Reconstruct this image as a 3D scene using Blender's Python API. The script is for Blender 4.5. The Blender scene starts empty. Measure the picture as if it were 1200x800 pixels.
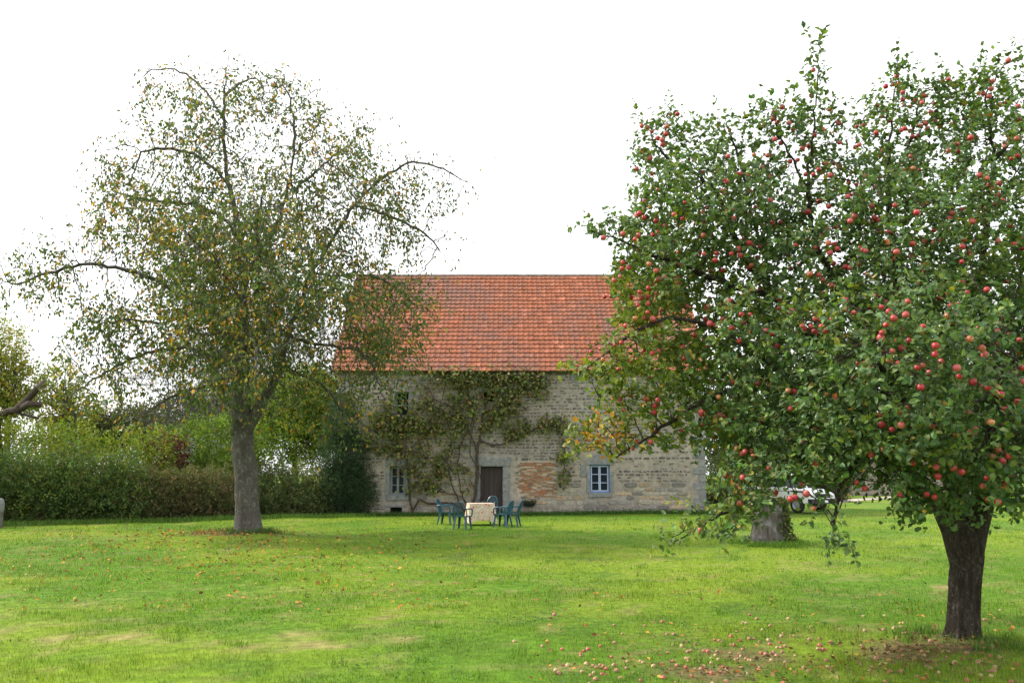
import bpy, math, random
import numpy as np
from mathutils import Vector, Matrix

rng = np.random.default_rng(7)
random.seed(7)
SC = bpy.context.scene
COL = SC.collection

# ------------------------------------------------------------------ camera geometry
F = 1000.0                      # focal length in pixels of the 1200 px wide photograph
H = 1.75
TH = math.atan(155.0 / F)
CT, ST = math.cos(TH), math.sin(TH)

def ray(px, py):
    xc = (px - 600.0) / F
    yc = (400.0 - py) / F
    return np.array([xc, CT - yc * ST, ST + yc * CT])

def P(px, py, d):               # point at depth d (metres along +Y)
    r = ray(px, py)
    t = d / r[1]
    return np.array([r[0] * t, d, H + r[2] * t])

def G(px, py, z=0.0):           # point on the ground
    r = ray(px, py)
    t = (z - H) / r[2]
    return np.array([r[0] * t, r[1] * t, z])

def project(pts):
    v = np.asarray(pts) - np.array([0, 0, H])
    zc = v[:, 1] * CT + v[:, 2] * ST
    yc = -v[:, 1] * ST + v[:, 2] * CT
    zc = np.where(zc < 0.05, 0.05, zc)
    return np.stack([600 + F * v[:, 0] / zc, 400 - F * yc / zc, zc], 1)

# ------------------------------------------------------------------ numpy noise
def _hash(ix, iy, iz, seed):
    n = (ix * 73856093) ^ (iy * 19349663) ^ (iz * 83492791) ^ (seed * 2654435761 & 0x7fffffff)
    n = n & 0x7fffffff
    n = (n ^ (n >> 13)) * 1274126177 & 0x7fffffff
    n = (n ^ (n >> 16)) * 668265263 & 0x7fffffff
    return ((n ^ (n >> 15)) & 0xffff) / 65535.0

def vnoise(p, seed=0):
    p = np.asarray(p, dtype=np.float64)
    if p.shape[1] == 2:
        p = np.concatenate([p, np.zeros((len(p), 1))], 1)
    i = np.floor(p).astype(np.int64)
    f = p - i
    f = f * f * (3 - 2 * f)
    r = 0
    for dx in (0, 1):
        wx = f[:, 0] if dx else 1 - f[:, 0]
        for dy in (0, 1):
            wy = f[:, 1] if dy else 1 - f[:, 1]
            for dz in (0, 1):
                wz = f[:, 2] if dz else 1 - f[:, 2]
                r = r + wx * wy * wz * _hash(i[:, 0] + dx, i[:, 1] + dy, i[:, 2] + dz, seed)
    return r

def fbm(p, seed=0, octaves=4):
    p = np.asarray(p, dtype=np.float64)
    r = 0; a = 0.5; t = 0
    for o in range(octaves):
        r = r + a * vnoise(p * (2.0 ** o), seed + o * 17)
        t += a; a *= 0.5
    return r / t

def nrm(v):
    return v / (np.linalg.norm(v, axis=-1, keepdims=True) + 1e-9)

# ------------------------------------------------------------------ materials
def new_mat(name):
    m = bpy.data.materials.new(name)
    m.use_nodes = True
    nt = m.node_tree
    for n in list(nt.nodes):
        nt.nodes.remove(n)
    return m, nt, nt.nodes, nt.links

def simple_mat(name, col, rough=0.6, *, cracks=None, **kw):
    m = _simple_mat(name, col, rough, **kw)
    if cracks:
        nt = m.node_tree; N = nt.nodes; L = nt.links
        b = next(n for n in N if n.type == 'BSDF_PRINCIPLED')
        tc = N.new('ShaderNodeTexCoord'); nz = N.new('ShaderNodeTexNoise'); nz.inputs['Scale'].default_value = cracks[0] * .8; nz.inputs['Detail'].default_value = 4
        L.new(tc.outputs['Object'], nz.inputs['Vector'])
        ad = N.new('ShaderNodeVectorMath'); ad.operation = 'MULTIPLY_ADD'; ad.inputs[1].default_value = (cracks[2],) * 3
        L.new(nz.outputs['Color'], ad.inputs[0]); L.new(tc.outputs['Object'], ad.inputs[2])
        mp = N.new('ShaderNodeMapping'); mp.inputs['Scale'].default_value = (1, 1, cracks[1]); L.new(ad.outputs[0], mp.inputs[0])
        v = N.new('ShaderNodeTexVoronoi'); v.feature = 'DISTANCE_TO_EDGE'; v.inputs['Scale'].default_value = cracks[0]; L.new(mp.outputs[0], v.inputs['Vector'])
        mr = N.new('ShaderNodeMapRange'); mr.inputs['From Max'].default_value = .22; L.new(v.outputs['Distance'], mr.inputs['Value'])
        bp = N.new('ShaderNodeBump'); bp.inputs['Strength'].default_value = 1.0; bp.inputs['Distance'].default_value = cracks[3]
        L.new(mr.outputs[0], bp.inputs['Height'])
        old = b.inputs['Normal'].links[0].from_socket if b.inputs['Normal'].links else None
        if old: L.new(old, bp.inputs['Normal'])
        L.new(bp.outputs[0], b.inputs['Normal'])
        cs = b.inputs['Base Color'].links[0].from_socket
        mx = N.new('ShaderNodeMix'); mx.data_type = 'RGBA'; L.new(mr.outputs[0], mx.inputs['Factor'])
        mx.inputs['A'].default_value = (col[0] * cracks[4], col[1] * cracks[4] * .97, col[2] * cracks[4] * .94, 1); L.new(cs, mx.inputs['B']); L.new(mx.outputs['Result'], b.inputs['Base Color'])
    return m

def _simple_mat(name, col, rough=0.6, noise=0.0, nscale=20.0, bump=0.0, bscale=60.0, spec=0.4, metallic=0.0, attr=None,
               stretch=None, dark=None, blotch=None):
    m, nt, N, L = new_mat(name)
    out = N.new('ShaderNodeOutputMaterial')
    b = N.new('ShaderNodeBsdfPrincipled')
    b.inputs['Roughness'].default_value = rough
    b.inputs['Specular IOR Level'].default_value = spec
    b.inputs['Metallic'].default_value = metallic
    L.new(b.outputs[0], out.inputs[0])
    tc = N.new('ShaderNodeTexCoord')
    src = tc.outputs['Object']
    if stretch:
        mp = N.new('ShaderNodeMapping')
        mp.inputs['Scale'].default_value = stretch
        L.new(src, mp.inputs[0]); src = mp.outputs[0]
    if attr:
        a = N.new('ShaderNodeAttribute'); a.attribute_name = attr
        cs = a.outputs['Color']
    else:
        rgb = N.new('ShaderNodeRGB'); rgb.outputs[0].default_value = (*col, 1)
        cs = rgb.outputs[0]
    if noise > 0:
        nz = N.new('ShaderNodeTexNoise')
        nz.inputs['Scale'].default_value = nscale
        nz.inputs['Detail'].default_value = 6
        L.new(src, nz.inputs['Vector'])
        mr = N.new('ShaderNodeMapRange')
        mr.inputs['From Min'].default_value = 0.3; mr.inputs['From Max'].default_value = 0.7
        mr.inputs['To Min'].default_value = 1 - noise; mr.inputs['To Max'].default_value = 1 + noise
        L.new(nz.outputs['Fac'], mr.inputs['Value'])
        mx = N.new('ShaderNodeVectorMath'); mx.operation = 'SCALE'
        L.new(cs, mx.inputs[0]); L.new(mr.outputs[0], mx.inputs['Scale'])
        cs = mx.outputs[0]
    if blotch:
        bc, bs, lo, hi = blotch
        nz = N.new('ShaderNodeTexNoise')
        nz.inputs['Scale'].default_value = bs
        nz.inputs['Detail'].default_value = 5
        L.new(tc.outputs['Object'], nz.inputs['Vector'])
        mr = N.new('ShaderNodeMapRange')
        mr.inputs['From Min'].default_value = lo; mr.inputs['From Max'].default_value = hi
        L.new(nz.outputs['Fac'], mr.inputs['Value'])
        mx = N.new('ShaderNodeMix'); mx.data_type = 'RGBA'
        L.new(mr.outputs[0], mx.inputs['Factor'])
        L.new(cs, mx.inputs['A']); mx.inputs['B'].default_value = (*bc, 1)
        cs = mx.outputs['Result']
    L.new(cs, b.inputs['Base Color'])
    if bump > 0:
        nz = N.new('ShaderNodeTexNoise')
        nz.inputs['Scale'].default_value = bscale
        nz.inputs['Detail'].default_value = 5
        L.new(src, nz.inputs['Vector'])
        bp = N.new('ShaderNodeBump')
        bp.inputs['Strength'].default_value = bump
        bp.inputs['Distance'].default_value = 0.02
        L.new(nz.outputs['Fac'], bp.inputs['Height'])
        L.new(bp.outputs[0], b.inputs['Normal'])
    return m

def leaf_mat(name, trans=0.35, rough=0.45, spec=0.4, tint=(1.15, 1.25, 0.5)):
    m, nt, N, L = new_mat(name)
    out = N.new('ShaderNodeOutputMaterial')
    b = N.new('ShaderNodeBsdfPrincipled')
    b.inputs['Roughness'].default_value = rough
    b.inputs['Specular IOR Level'].default_value = spec
    a = N.new('ShaderNodeAttribute'); a.attribute_name = 'col'
    L.new(a.outputs['Color'], b.inputs['Base Color'])
    t = N.new('ShaderNodeBsdfTranslucent')
    mul = N.new('ShaderNodeVectorMath'); mul.operation = 'MULTIPLY'
    mul.inputs[1].default_value = tint
    L.new(a.outputs['Color'], mul.inputs[0]); L.new(mul.outputs[0], t.inputs['Color'])
    mx = N.new('ShaderNodeMixShader'); mx.inputs[0].default_value = trans
    L.new(b.outputs[0], mx.inputs[1]); L.new(t.outputs[0], mx.inputs[2])
    L.new(mx.outputs[0], out.inputs[0])
    return m

M = {}
M['apple_leaf'] = leaf_mat('apple_leaf', 0.34, 0.5, 0.32)
M['cherry_leaf'] = leaf_mat('cherry_leaf', 0.4, 0.5, 0.3)
M['bush_leaf'] = leaf_mat('bush_leaf', 0.35, 0.5, 0.3)
M['grass'] = leaf_mat('grass_blade', 0.3, 0.55, 0.2, (1.1, 1.15, 0.6))
M['lawn'] = simple_mat('lawn', (0, 0, 0), 0.9, noise=0.3, nscale=7.0, bump=0.6, bscale=30, spec=0.1, attr='col')
M['dead_leaf'] = leaf_mat('dead_leaf', 0.2, 0.6, 0.2, (1.1, 1.0, .8))
M['bark_dark'] = simple_mat('bark_dark', cracks=(34, .20, .10, .014, .75), col=(.088, .074, .060), rough=0.9, noise=0.5, nscale=22, bump=1.0, bscale=30, spec=0.1, stretch=(1, 1, .16), blotch=((.12, .115, .095), 7.0, .58, .72))
M['bark_grey'] = simple_mat('bark_grey', cracks=(15, .22, .22, .02, .85), col=(.125, .115, .10), rough=0.9, noise=0.4, nscale=5, bump=0.9, bscale=14, spec=0.15, stretch=(1, 1, .3), blotch=((.22, .225, .205), 5.0, .46, .72))
M['twig_grey'] = simple_mat('twig_grey', (.11, .10, .09), 0.9, noise=0.3, nscale=8, bump=0, spec=0.15, blotch=((.34, .36, .33), 1.1, .52, .64))
M['twig_brown'] = simple_mat('twig_brown', (.10, .08, .062), 0.85, noise=0.35, nscale=14, bump=0, spec=0.2, blotch=((.24, .23, .20), 4.0, .52, .66))
M['twig_dark'] = simple_mat('twig_dark', (.07, .055, .045), 0.9, noise=0.3, nscale=10, bump=0, spec=0.15)
M['mortar'] = simple_mat('mortar', (0, 0, 0), 0.95, noise=0.22, nscale=5, bump=0.5, bscale=30, spec=0.1, attr='col')
M['stone'] = simple_mat('stone', (0, 0, 0), 0.9, noise=0.25, nscale=9, bump=0.5, bscale=25, spec=0.2, attr='col')
M['granite'] = simple_mat('granite', (.20, .205, .21), 0.85, noise=0.22, nscale=9, bump=0.3, bscale=60, spec=0.25, blotch=((.31, .30, .27), 3.0, .52, .7))
M['brick'] = simple_mat('brick', (0, 0, 0), 0.9, noise=0.2, nscale=14, bump=0.3, bscale=30, spec=0.15, attr='col')
M['tile'] = simple_mat('tile', (0, 0, 0), 0.8, noise=0.25, nscale=9, bump=0.2, bscale=40, spec=0.25, attr='col')
M['ridge'] = simple_mat('ridge_tile', (.22, .17, .15), 0.85, noise=0.3, nscale=6, bump=0.2, bscale=30, spec=0.2)
M['timber'] = simple_mat('timber', (.085, .065, .05), 0.8, noise=0.3, nscale=6, bump=0.3, bscale=30, spec=0.2, stretch=(.3, 1, 1))
M['door'] = simple_mat('door_paint', (.043, .03, .03), 0.6, noise=0.3, nscale=5, bump=0.2, bscale=20, spec=0.3, stretch=(1, 1, .15))
M['blue_frame'] = simple_mat('blue_frame', (.13, .22, .46), 0.5, noise=0.12, nscale=10)
M['pale_paint'] = simple_mat('pale_paint', (.40, .47, .66), 0.5, noise=0.12, nscale=10)
M['grey_paint'] = simple_mat('grey_paint', (.20, .22, .24), 0.6, noise=0.2, nscale=10)
M['pane'] = simple_mat('pane', (.012, .018, .03), 0.2, spec=0.15)
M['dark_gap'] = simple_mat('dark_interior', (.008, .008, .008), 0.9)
M['chair_plastic'] = simple_mat('chair_plastic', (.016, .075, .115), 0.33, noise=0.08, nscale=12, spec=0.5)
M['white'] = simple_mat('car_white', (.78, .78, .79), 0.25, noise=0.03, nscale=3, spec=0.5)
M['black_plastic'] = simple_mat('black_plastic', (.02, .02, .022), 0.55, noise=0.1, nscale=10)
M['rubber'] = simple_mat('rubber', (.022, .022, .022), 0.85, noise=0.15, nscale=30)
M['alloy'] = simple_mat('alloy', (.30, .30, .32), 0.5, metallic=0.2)
M['lamp_glass'] = simple_mat('lamp_glass', (.7, .72, .75), 0.1, spec=0.7)
M['tail_red'] = simple_mat('tail_red', (.5, .02, .02), 0.2)
M['plate'] = simple_mat('plate', (.72, .75, .82), 0.4)
M['plate_blue'] = simple_mat('plate_blue', (.03, .08, .4), 0.4)
M['gravel'] = simple_mat('gravel', (.40, .35, .28), 0.95, noise=0.2, nscale=4, bump=0.4, bscale=40, spec=0.1)
M['stump'] = simple_mat('stump_wood', (.115, .10, .09), 0.95, noise=0.45, nscale=12, bump=0.9, bscale=26, spec=0.1, stretch=(1, 1, .15), blotch=((.24, .24, .25), 4.0, .52, .70))
M['stump_top'] = simple_mat('stump_top', (.34, .29, .23), 0.95, noise=0.35, nscale=14, bump=0.6, bscale=30, spec=0.1)
M['slate'] = simple_mat('slate', (.17, .17, .19), 0.8, noise=0.2, nscale=5, bump=0.2, bscale=20, spec=0.2)
M['stem'] = simple_mat('stem', (.10, .085, .055), 0.9, noise=0.3, nscale=10)

def cloth_mat():
    m, nt, N, L = new_mat('floral_cloth')
    out = N.new('ShaderNodeOutputMaterial'); b = N.new('ShaderNodeBsdfPrincipled')
    b.inputs['Roughness'].default_value = .85; b.inputs['Specular IOR Level'].default_value = .15
    L.new(b.outputs[0], out.inputs[0])
    tc = N.new('ShaderNodeTexCoord')
    v = N.new('ShaderNodeTexVoronoi'); v.inputs['Scale'].default_value = 5.2
    L.new(tc.outputs['Object'], v.inputs['Vector'])
    r = N.new('ShaderNodeValToRGB')
    e = r.color_ramp.elements
    e[0].position = .0; e[0].color = (.42, .06, .07, 1)
    e[1].position = .24; e[1].color = (.52, .20, .17, 1)
    for p, c in ((.25, (.56, .42, .30, 1)), (.48, (.64, .52, .42, 1)), (.56, (.26, .25, .15, 1)), (.62, (.64, .52, .42, 1))):
        k = e.new(p); k.color = c
    L.new(v.outputs['Distance'], r.inputs[0]); L.new(r.outputs[0], b.inputs['Base Color'])
    return m
M['cloth'] = cloth_mat()

def apple_mat():
    m, nt, N, L = new_mat('apple_skin')
    out = N.new('ShaderNodeOutputMaterial'); b = N.new('ShaderNodeBsdfPrincipled')
    b.inputs['Roughness'].default_value = .34; b.inputs['Specular IOR Level'].default_value = .5
    L.new(b.outputs[0], out.inputs[0])
    a = N.new('ShaderNodeAttribute'); a.attribute_name = 'col'
    tc = N.new('ShaderNodeTexCoord')
    n = N.new('ShaderNodeTexNoise'); n.inputs['Scale'].default_value = 70; n.inputs['Detail'].default_value = 3
    L.new(tc.outputs['Object'], n.inputs['Vector'])
    mr = N.new('ShaderNodeMapRange'); mr.inputs['From Min'].default_value = .3; mr.inputs['From Max'].default_value = .7
    mr.inputs['To Min'].default_value = .8; mr.inputs['To Max'].default_value = 1.2
    L.new(n.outputs['Fac'], mr.inputs['Value'])
    s = N.new('ShaderNodeVectorMath'); s.operation = 'SCALE'
    L.new(a.outputs['Color'], s.inputs[0]); L.new(mr.outputs[0], s.inputs['Scale'])
    L.new(s.outputs[0], b.inputs['Base Color'])
    return m
M['apple'] = apple_mat()

# ------------------------------------------------------------------ mesh building
class MB:
    """collects vertices, faces, vertex colours and material slots into one mesh"""
    def __init__(s):
        s.v = []; s.c = []; s.n = 0
        s.loops = []; s.tot = []; s.mi = []
    def add(s, verts, faces, col=(1, 1, 1), mat=0):
        verts = np.asarray(verts, dtype=np.float32).reshape(-1, 3)
        s.v.append(verts)
        c = np.asarray(col, dtype=np.float32)
        if c.ndim == 1:
            c = np.tile(c, (len(verts), 1))
        s.c.append(c)
        if isinstance(faces, np.ndarray):
            s.loops.append((faces + s.n).astype(np.int32).ravel())
            s.tot.append(np.full(len(faces), faces.shape[1], np.int32))
            s.mi.append(np.full(len(faces), mat, np.int32))
        else:
            s.loops.append(np.array([i + s.n for f in faces for i in f], np.int32))
            s.tot.append(np.array([len(f) for f in faces], np.int32))
            s.mi.append(np.full(len(faces), mat, np.int32))
        s.n += len(verts)
    def box(s, lo, hi, col=(1, 1, 1), mat=0, R=None, t=None):
        x0, y0, z0 = lo; x1, y1, z1 = hi
        v = np.array([(x0, y0, z0), (x1, y0, z0), (x1, y1, z0), (x0, y1, z0),
                      (x0, y0, z1), (x1, y0, z1), (x1, y1, z1), (x0, y1, z1)], float)
        if R is not None: v = v @ np.array(R).T
        if t is not None: v = v + np.array(t)
        s.add(v, [(0, 3, 2, 1), (4, 5, 6, 7), (0, 1, 5, 4), (1, 2, 6, 5), (2, 3, 7, 6), (3, 0, 4, 7)], col, mat)
    def tube(s, pts, rad, sides=6, col=(1, 1, 1), mat=0, cap=False, disp=None):
        pts = np.asarray(pts, float); k = len(pts)
        if k < 2: return
        rad = np.broadcast_to(np.asarray(rad, float), (k,))
        T = np.zeros_like(pts)
        T[1:-1] = pts[2:] - pts[:-2]; T[0] = pts[1] - pts[0]; T[-1] = pts[-1] - pts[-2]
        T = nrm(T)
        ref = np.array([0.31, 0.95, 0.05]) if abs(T[0, 1]) < .8 else np.array([.95, .1, .3])
        U = np.zeros_like(pts)
        u = ref
        for i in range(k):
            u = u - T[i] * np.dot(u, T[i])
            n = np.linalg.norm(u)
            if n < 1e-5:
                u = np.cross(T[i], [1, 0, 0.1]); n = np.linalg.norm(u)
            u = u / n; U[i] = u
        V = np.cross(T, U)
        a = np.arange(sides) * (2 * math.pi / sides)
        ring = (np.cos(a)[None, :, None] * U[:, None, :] + np.sin(a)[None, :, None] * V[:, None, :])
        R = rad[:, None, None] * np.ones((k, sides, 1))
        if disp is not None:
            R = R * disp(pts, a)[:, :, None]
        verts = (pts[:, None, :] + ring * R).reshape(-1, 3)
        i = np.arange(k - 1)[:, None] * sides; j = np.arange(sides)[None, :]; jn = (j + 1) % sides
        q = np.stack([i + j, i + jn, i + sides + jn, i + sides + j], -1).reshape(-1, 4)
        s.add(verts, q, col, mat)
        if cap:
            s.add(verts[-sides:], [tuple(range(sides))], col, mat)
            s.add(verts[:sides], [tuple(range(sides - 1, -1, -1))], col, mat)
    def bar(s, a, b, w, h, col=(1, 1, 1), mat=0):
        a = np.array(a, float); b = np.array(b, float)
        d = nrm(b - a)
        r = np.array([0, 0, 1.]) if abs(d[2]) < .9 else np.array([0, 1., 0])
        x = nrm(np.cross(d, r)); y = np.cross(x, d)
        v = []
        for p in (a, b):
            for sx, sy in ((-1, -1), (1, -1), (1, 1), (-1, 1)):
                v.append(p + x * sx * w / 2 + y * sy * h / 2)
        s.add(v, [(3, 2, 1, 0), (4, 5, 6, 7), (0, 1, 5, 4), (1, 2, 6, 5), (2, 3, 7, 6), (3, 0, 4, 7)], col, mat)
    def lathe(s, prof, sides=16, axis='z', center=(0, 0, 0), col=(1, 1, 1), mat=0):
        prof = np.asarray(prof, float); k = len(prof)
        a = np.arange(sides) * 2 * math.pi / sides
        x = prof[:, 0][:, None] * np.cos(a); y = prof[:, 0][:, None] * np.sin(a); z = np.repeat(prof[:, 1][:, None], sides, 1)
        if axis == 'z': v = np.stack([x, y, z], -1)
        else: v = np.stack([x, z, y], -1)
        i = np.arange(k - 1)[:, None] * sides; j = np.arange(sides)[None, :]; jn = (j + 1) % sides
        q = np.stack([i + j, i + jn, i + sides + jn, i + sides + j], -1).reshape(-1, 4)
        c = np.asarray(col, float)
        if c.ndim == 2: c = np.repeat(c, sides, 0)
        s.add(v.reshape(-1, 3) + np.array(center), q, c, mat)
    def build(s, name, mats, parent=None, smooth=False, loc=None, bevel=0):
        if not isinstance(mats, (list, tuple)): mats = [mats]
        me = bpy.data.meshes.new(name)
        v = np.concatenate(s.v).astype(np.float32)
        if loc is not None: v = v - np.array(loc, np.float32)
        lp = np.concatenate(s.loops); tot = np.concatenate(s.tot); mi = np.concatenate(s.mi)
        me.vertices.add(len(v)); me.vertices.foreach_set('co', v.ravel())
        me.loops.add(len(lp)); me.loops.foreach_set('vertex_index', lp)
        me.polygons.add(len(tot))
        st = np.zeros(len(tot), np.int32); st[1:] = np.cumsum(tot)[:-1]
        me.polygons.foreach_set('loop_start', st)
        me.polygons.foreach_set('material_index', mi)
        me.polygons.foreach_set('use_smooth', np.full(len(tot), bool(smooth)))
        c = np.concatenate(s.c); c = np.concatenate([c, np.ones((len(c), 1), np.float32)], 1).astype(np.float32)
        me.update(calc_edges=True)
        at = me.attributes.new('col', 'FLOAT_COLOR', 'POINT')
        at.data.foreach_set('color', c.ravel())
        for m in mats: me.materials.append(m)
        o = bpy.data.objects.new(name, me); COL.objects.link(o)
        if parent is not None: o.parent = parent
        if loc is not None: o.location = loc
        if bevel:
            b = o.modifiers.new('bevel', 'BEVEL'); b.width = bevel; b.segments = 2; b.limit_method = 'ANGLE'
        return o

def thing(name, label, cat, loc=(0, 0, 0), rz=0.0, group=None):
    o = bpy.data.objects.new(name, None); COL.objects.link(o)
    o.empty_display_size = .2
    o.location = tuple(float(q) for q in loc); o.rotation_euler = (0, 0, rz)
    return tag(o, label, cat, group)

def tag(o, label, cat, group=None):
    o['label'] = label; o['category'] = cat
    if group: o['group'] = group
    return o

def struct(o):
    o['kind'] = 'structure'; return o

# ------------------------------------------------------------------ leaves
def add_leaves(mb, pos, d, ln, wr, col, fold=0.25, nhint=None, curl=0.12):
    n = len(pos)
    d = nrm(d)
    if nhint is None: nhint = rng.normal(size=(n, 3))
    side = nrm(np.cross(d, nhint)); nn = np.cross(side, d)
    ln = np.broadcast_to(np.asarray(ln, float), (n,))[:, None]
    w = ln * wr * .5
    f = w * fold
    b = pos
    m = pos + d * ln * .5 + nn * ln * curl * .5
    t = pos + d * ln - nn * ln * curl * .6
    l1 = pos + d * ln * .33 + side * w + nn * (f + ln * curl * .3)
    r1 = pos + d * ln * .33 - side * w + nn * (f + ln * curl * .3)
    l2 = pos + d * ln * .72 + side * w * .72 + nn * (f * .7 + ln * curl * .1)
    r2 = pos + d * ln * .72 - side * w * .72 + nn * (f * .7 + ln * curl * .1)
    v = np.stack([b, m, t, l1, r1, l2, r2], 1).reshape(-1, 3)
    base = np.arange(n)[:, None, None] * 7
    fc = np.array([[0, 1, 3], [1, 5, 3], [1, 2, 5], [0, 4, 1], [1, 4, 6], [1, 6, 2]])[None]
    mb.add(v, (base + fc).reshape(-1, 3), np.repeat(col, 7, 0))

def add_leaves_small(mb, pos, d, ln, wr, col, nhint=None):
    """four-corner folded leaf for plants further away"""
    n = len(pos); d = nrm(d)
    if nhint is None: nhint = rng.normal(size=(n, 3))
    side = nrm(np.cross(d, nhint)); nn = np.cross(side, d)
    ln = np.broadcast_to(np.asarray(ln, float), (n,))[:, None]; w = ln * wr * .5
    l = pos + d * ln * .45 + side * w + nn * w * .35
    r = pos + d * ln * .45 - side * w + nn * w * .35
    v = np.stack([pos, r, pos + d * ln, l], 1).reshape(-1, 3)
    base = np.arange(n)[:, None, None] * 4
    fc = np.array([[0, 1, 2], [0, 2, 3]])[None]
    mb.add(v, (base + fc).reshape(-1, 3), np.repeat(col, 4, 0))

def palette(n, cols, weights, jitter=.18):
    cols = np.array(cols); w = np.array(weights, float); w /= w.sum()
    i = rng.choice(len(cols), n, p=w)
    c = cols[i] * (1 + rng.normal(0, jitter, (n, 1))) * (1 + rng.normal(0, jitter * .35, (n, 3)))
    return np.clip(c, .004, .9)

# ------------------------------------------------------------------ trees
def ell_points(c, r, n, shell=0.0):
    d = nrm(rng.normal(size=(n, 3)))
    u = rng.random((n, 1)) ** (1 / 3)
    if shell: u = shell + (1 - shell) * u
    return np.array(c) + d * u * np.array(r)

def colonize(limbs, attr, step, infl, kill, iters=120, tropism=(0, 0, 0), jitter=.15):
    """limbs: list of (polyline, attach) -> nodes and parents; grows towards the attraction points"""
    pos = []; par = []
    for pl in limbs:
        pl = np.asarray(pl, float)
        seg = np.linalg.norm(np.diff(pl, axis=0), axis=1)
        L = np.concatenate([[0], np.cumsum(seg)])
        k = max(2, int(L[-1] / step) + 1)
        # smooth interpolation
        t = np.linspace(0, L[-1], k)
        pts = np.stack([np.interp(t, L, pl[:, i]) for i in range(3)], 1)
        if k > 4:
            for _ in range(2):
                pts[1:-1] = .25 * pts[:-2] + .5 * pts[1:-1] + .25 * pts[2:]
            pts[1:-1] += rng.normal(0, step * .12, (k - 2, 3))
        if len(pos):
            A = np.array(pos); j = int(np.argmin(((A - pts[0]) ** 2).sum(1)))
        else:
            j = -1
        for i in range(k):
            if i == 0 and j >= 0: 
                last = j; continue
            par.append(last if (i > 0) else -1); pos.append(pts[i]); last = len(pos) - 1
    attr = np.array(attr)
    pos = [np.array(p) for p in pos]
    nd = np.full(len(attr), 1e9); ni = np.zeros(len(attr), int)
    alive = np.ones(len(attr), bool)
    new0 = 0
    trop = np.array(tropism)
    childdirs = {}
    for it in range(iters):
        A = np.array(pos[new0:])
        idx = np.where(alive)[0]
        if len(A) == 0 or len(idx) == 0: break
        for s in range(0, len(A), 400):
            B = A[s:s + 400]
            D = ((attr[idx][:, None, :] - B[None]) ** 2).sum(2)
            m = D.argmin(1); dm = D[np.arange(len(idx)), m]
            better = dm < nd[idx]
            nd[idx[better]] = dm[better]; ni[idx[better]] = m[better] + new0 + s
        alive &= nd > kill * kill
        act = alive & (nd < infl * infl)
        idx = np.where(act)[0]
        if len(idx) == 0: break
        allp = np.array(pos)
        dirs = nrm(attr[idx] - allp[ni[idx]])
        acc = np.zeros((len(allp), 3)); np.add.at(acc, ni[idx], dirs)
        src = np.unique(ni[idx])
        new0 = len(pos)
        for j in src:
            d = acc[j]; n = np.linalg.norm(d)
            if n < 1e-3: d = rng.normal(size=3); n = np.linalg.norm(d)
            d = d / n + trop + rng.normal(0, jitter, 3)
            d = d / np.linalg.norm(d)
            key = childdirs.setdefault(int(j), [])
            if any(np.dot(d, e) > .93 for e in key): 
                d = d + rng.normal(0, .5, 3); d = d / np.linalg.norm(d)
                if len(key) > 3: continue
            key.append(d)
            pos.append(pos[j] + d * step); par.append(int(j))
    return np.array(pos), np.array(par)

def radii(par, r_tip, r_base):
    n = len(par)
    leafc = np.zeros(n)
    haschild = np.zeros(n, bool); haschild[par[par >= 0]] = True
    leafc[~haschild] = 1
    for i in range(n - 1, -1, -1):
        if par[i] >= 0: leafc[par[i]] += leafc[i]
    N = leafc.max()
    p = math.log(max(N, 2)) / math.log(r_base / r_tip)
    return r_tip * leafc ** (1 / p), haschild, leafc

def wood(mb, pos, par, rad, sides_of, mat_of=None, rmin=0, rmax=9, flat=0):
    n = len(par)
    child = [[] for _ in range(n)]
    for i in range(n):
        if par[i] >= 0: child[par[i]].append(i)
    starts = [(i, -1) for i in range(n) if par[i] < 0]
    while starts:
        i, pr = starts.pop()
        ch = ([pr] if pr >= 0 else []) + [i]
        while child[i]:
            cs = sorted(child[i], key=lambda q: -rad[q])
            for o in cs[1:]: starts.append((o, i))
            i = cs[0]; ch.append(i)
        if len(ch) < 2: continue
        pts = pos[ch]; r = rad[ch].copy()
        if pr >= 0 and len(ch) > 1: r[0] = min(r[0], r[1] * 1.25)
        R = r.max()
        sd = 12 if R > .08 else 8 if R > .035 else 5 if R > .012 else 3
        mb.tube(pts, r, sd, mat=(mat_of(R) if mat_of else 0))

def twigs(mb, start, dirs, length, droop, r, segs=4, sides=3, mat=0):
    """many short curved twigs at once; returns points along them (n, segs+1, 3)"""
    n = len(start); d = nrm(dirs)
    pts = [start]; ds = [d]
    step = (np.broadcast_to(np.asarray(length, float), (n,)) / segs)[:, None]
    cur = start
    for k in range(segs):
        d = nrm(d + np.array([0, 0, -1.]) * droop + rng.normal(0, .16, (n, 3)))
        cur = cur + d * step
        pts.append(cur); ds.append(d)
    Pn = np.stack(pts, 1); D = np.stack(ds, 1)
    # build thin triangular prisms
    ref = rng.normal(size=(n, 1, 3))
    U = nrm(np.cross(D, ref)); V = np.cross(D, U)
    rr = r * np.linspace(1, .5, segs + 1)[None, :, None]
    rings = []
    for a in range(sides):
        an = 2 * math.pi * a / sides
        rings.append(Pn + (U * math.cos(an) + V * math.sin(an)) * rr)
    Vv = np.stack(rings, 2)                                  # n, segs+1, sides, 3
    base = (np.arange(n) * (segs + 1) * sides)[:, None, None]
    k = np.arange(segs)[None, :, None] * sides; j = np.arange(sides)[None, None, :]; jn = (j + 1) % sides
    q = np.stack([base + k + j, base + k + jn, base + k + sides + jn, base + k + sides + j], -1).reshape(-1, 4)
    mb.add(Vv.reshape(-1, 3), q, mat=mat)
    return Pn, D

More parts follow.
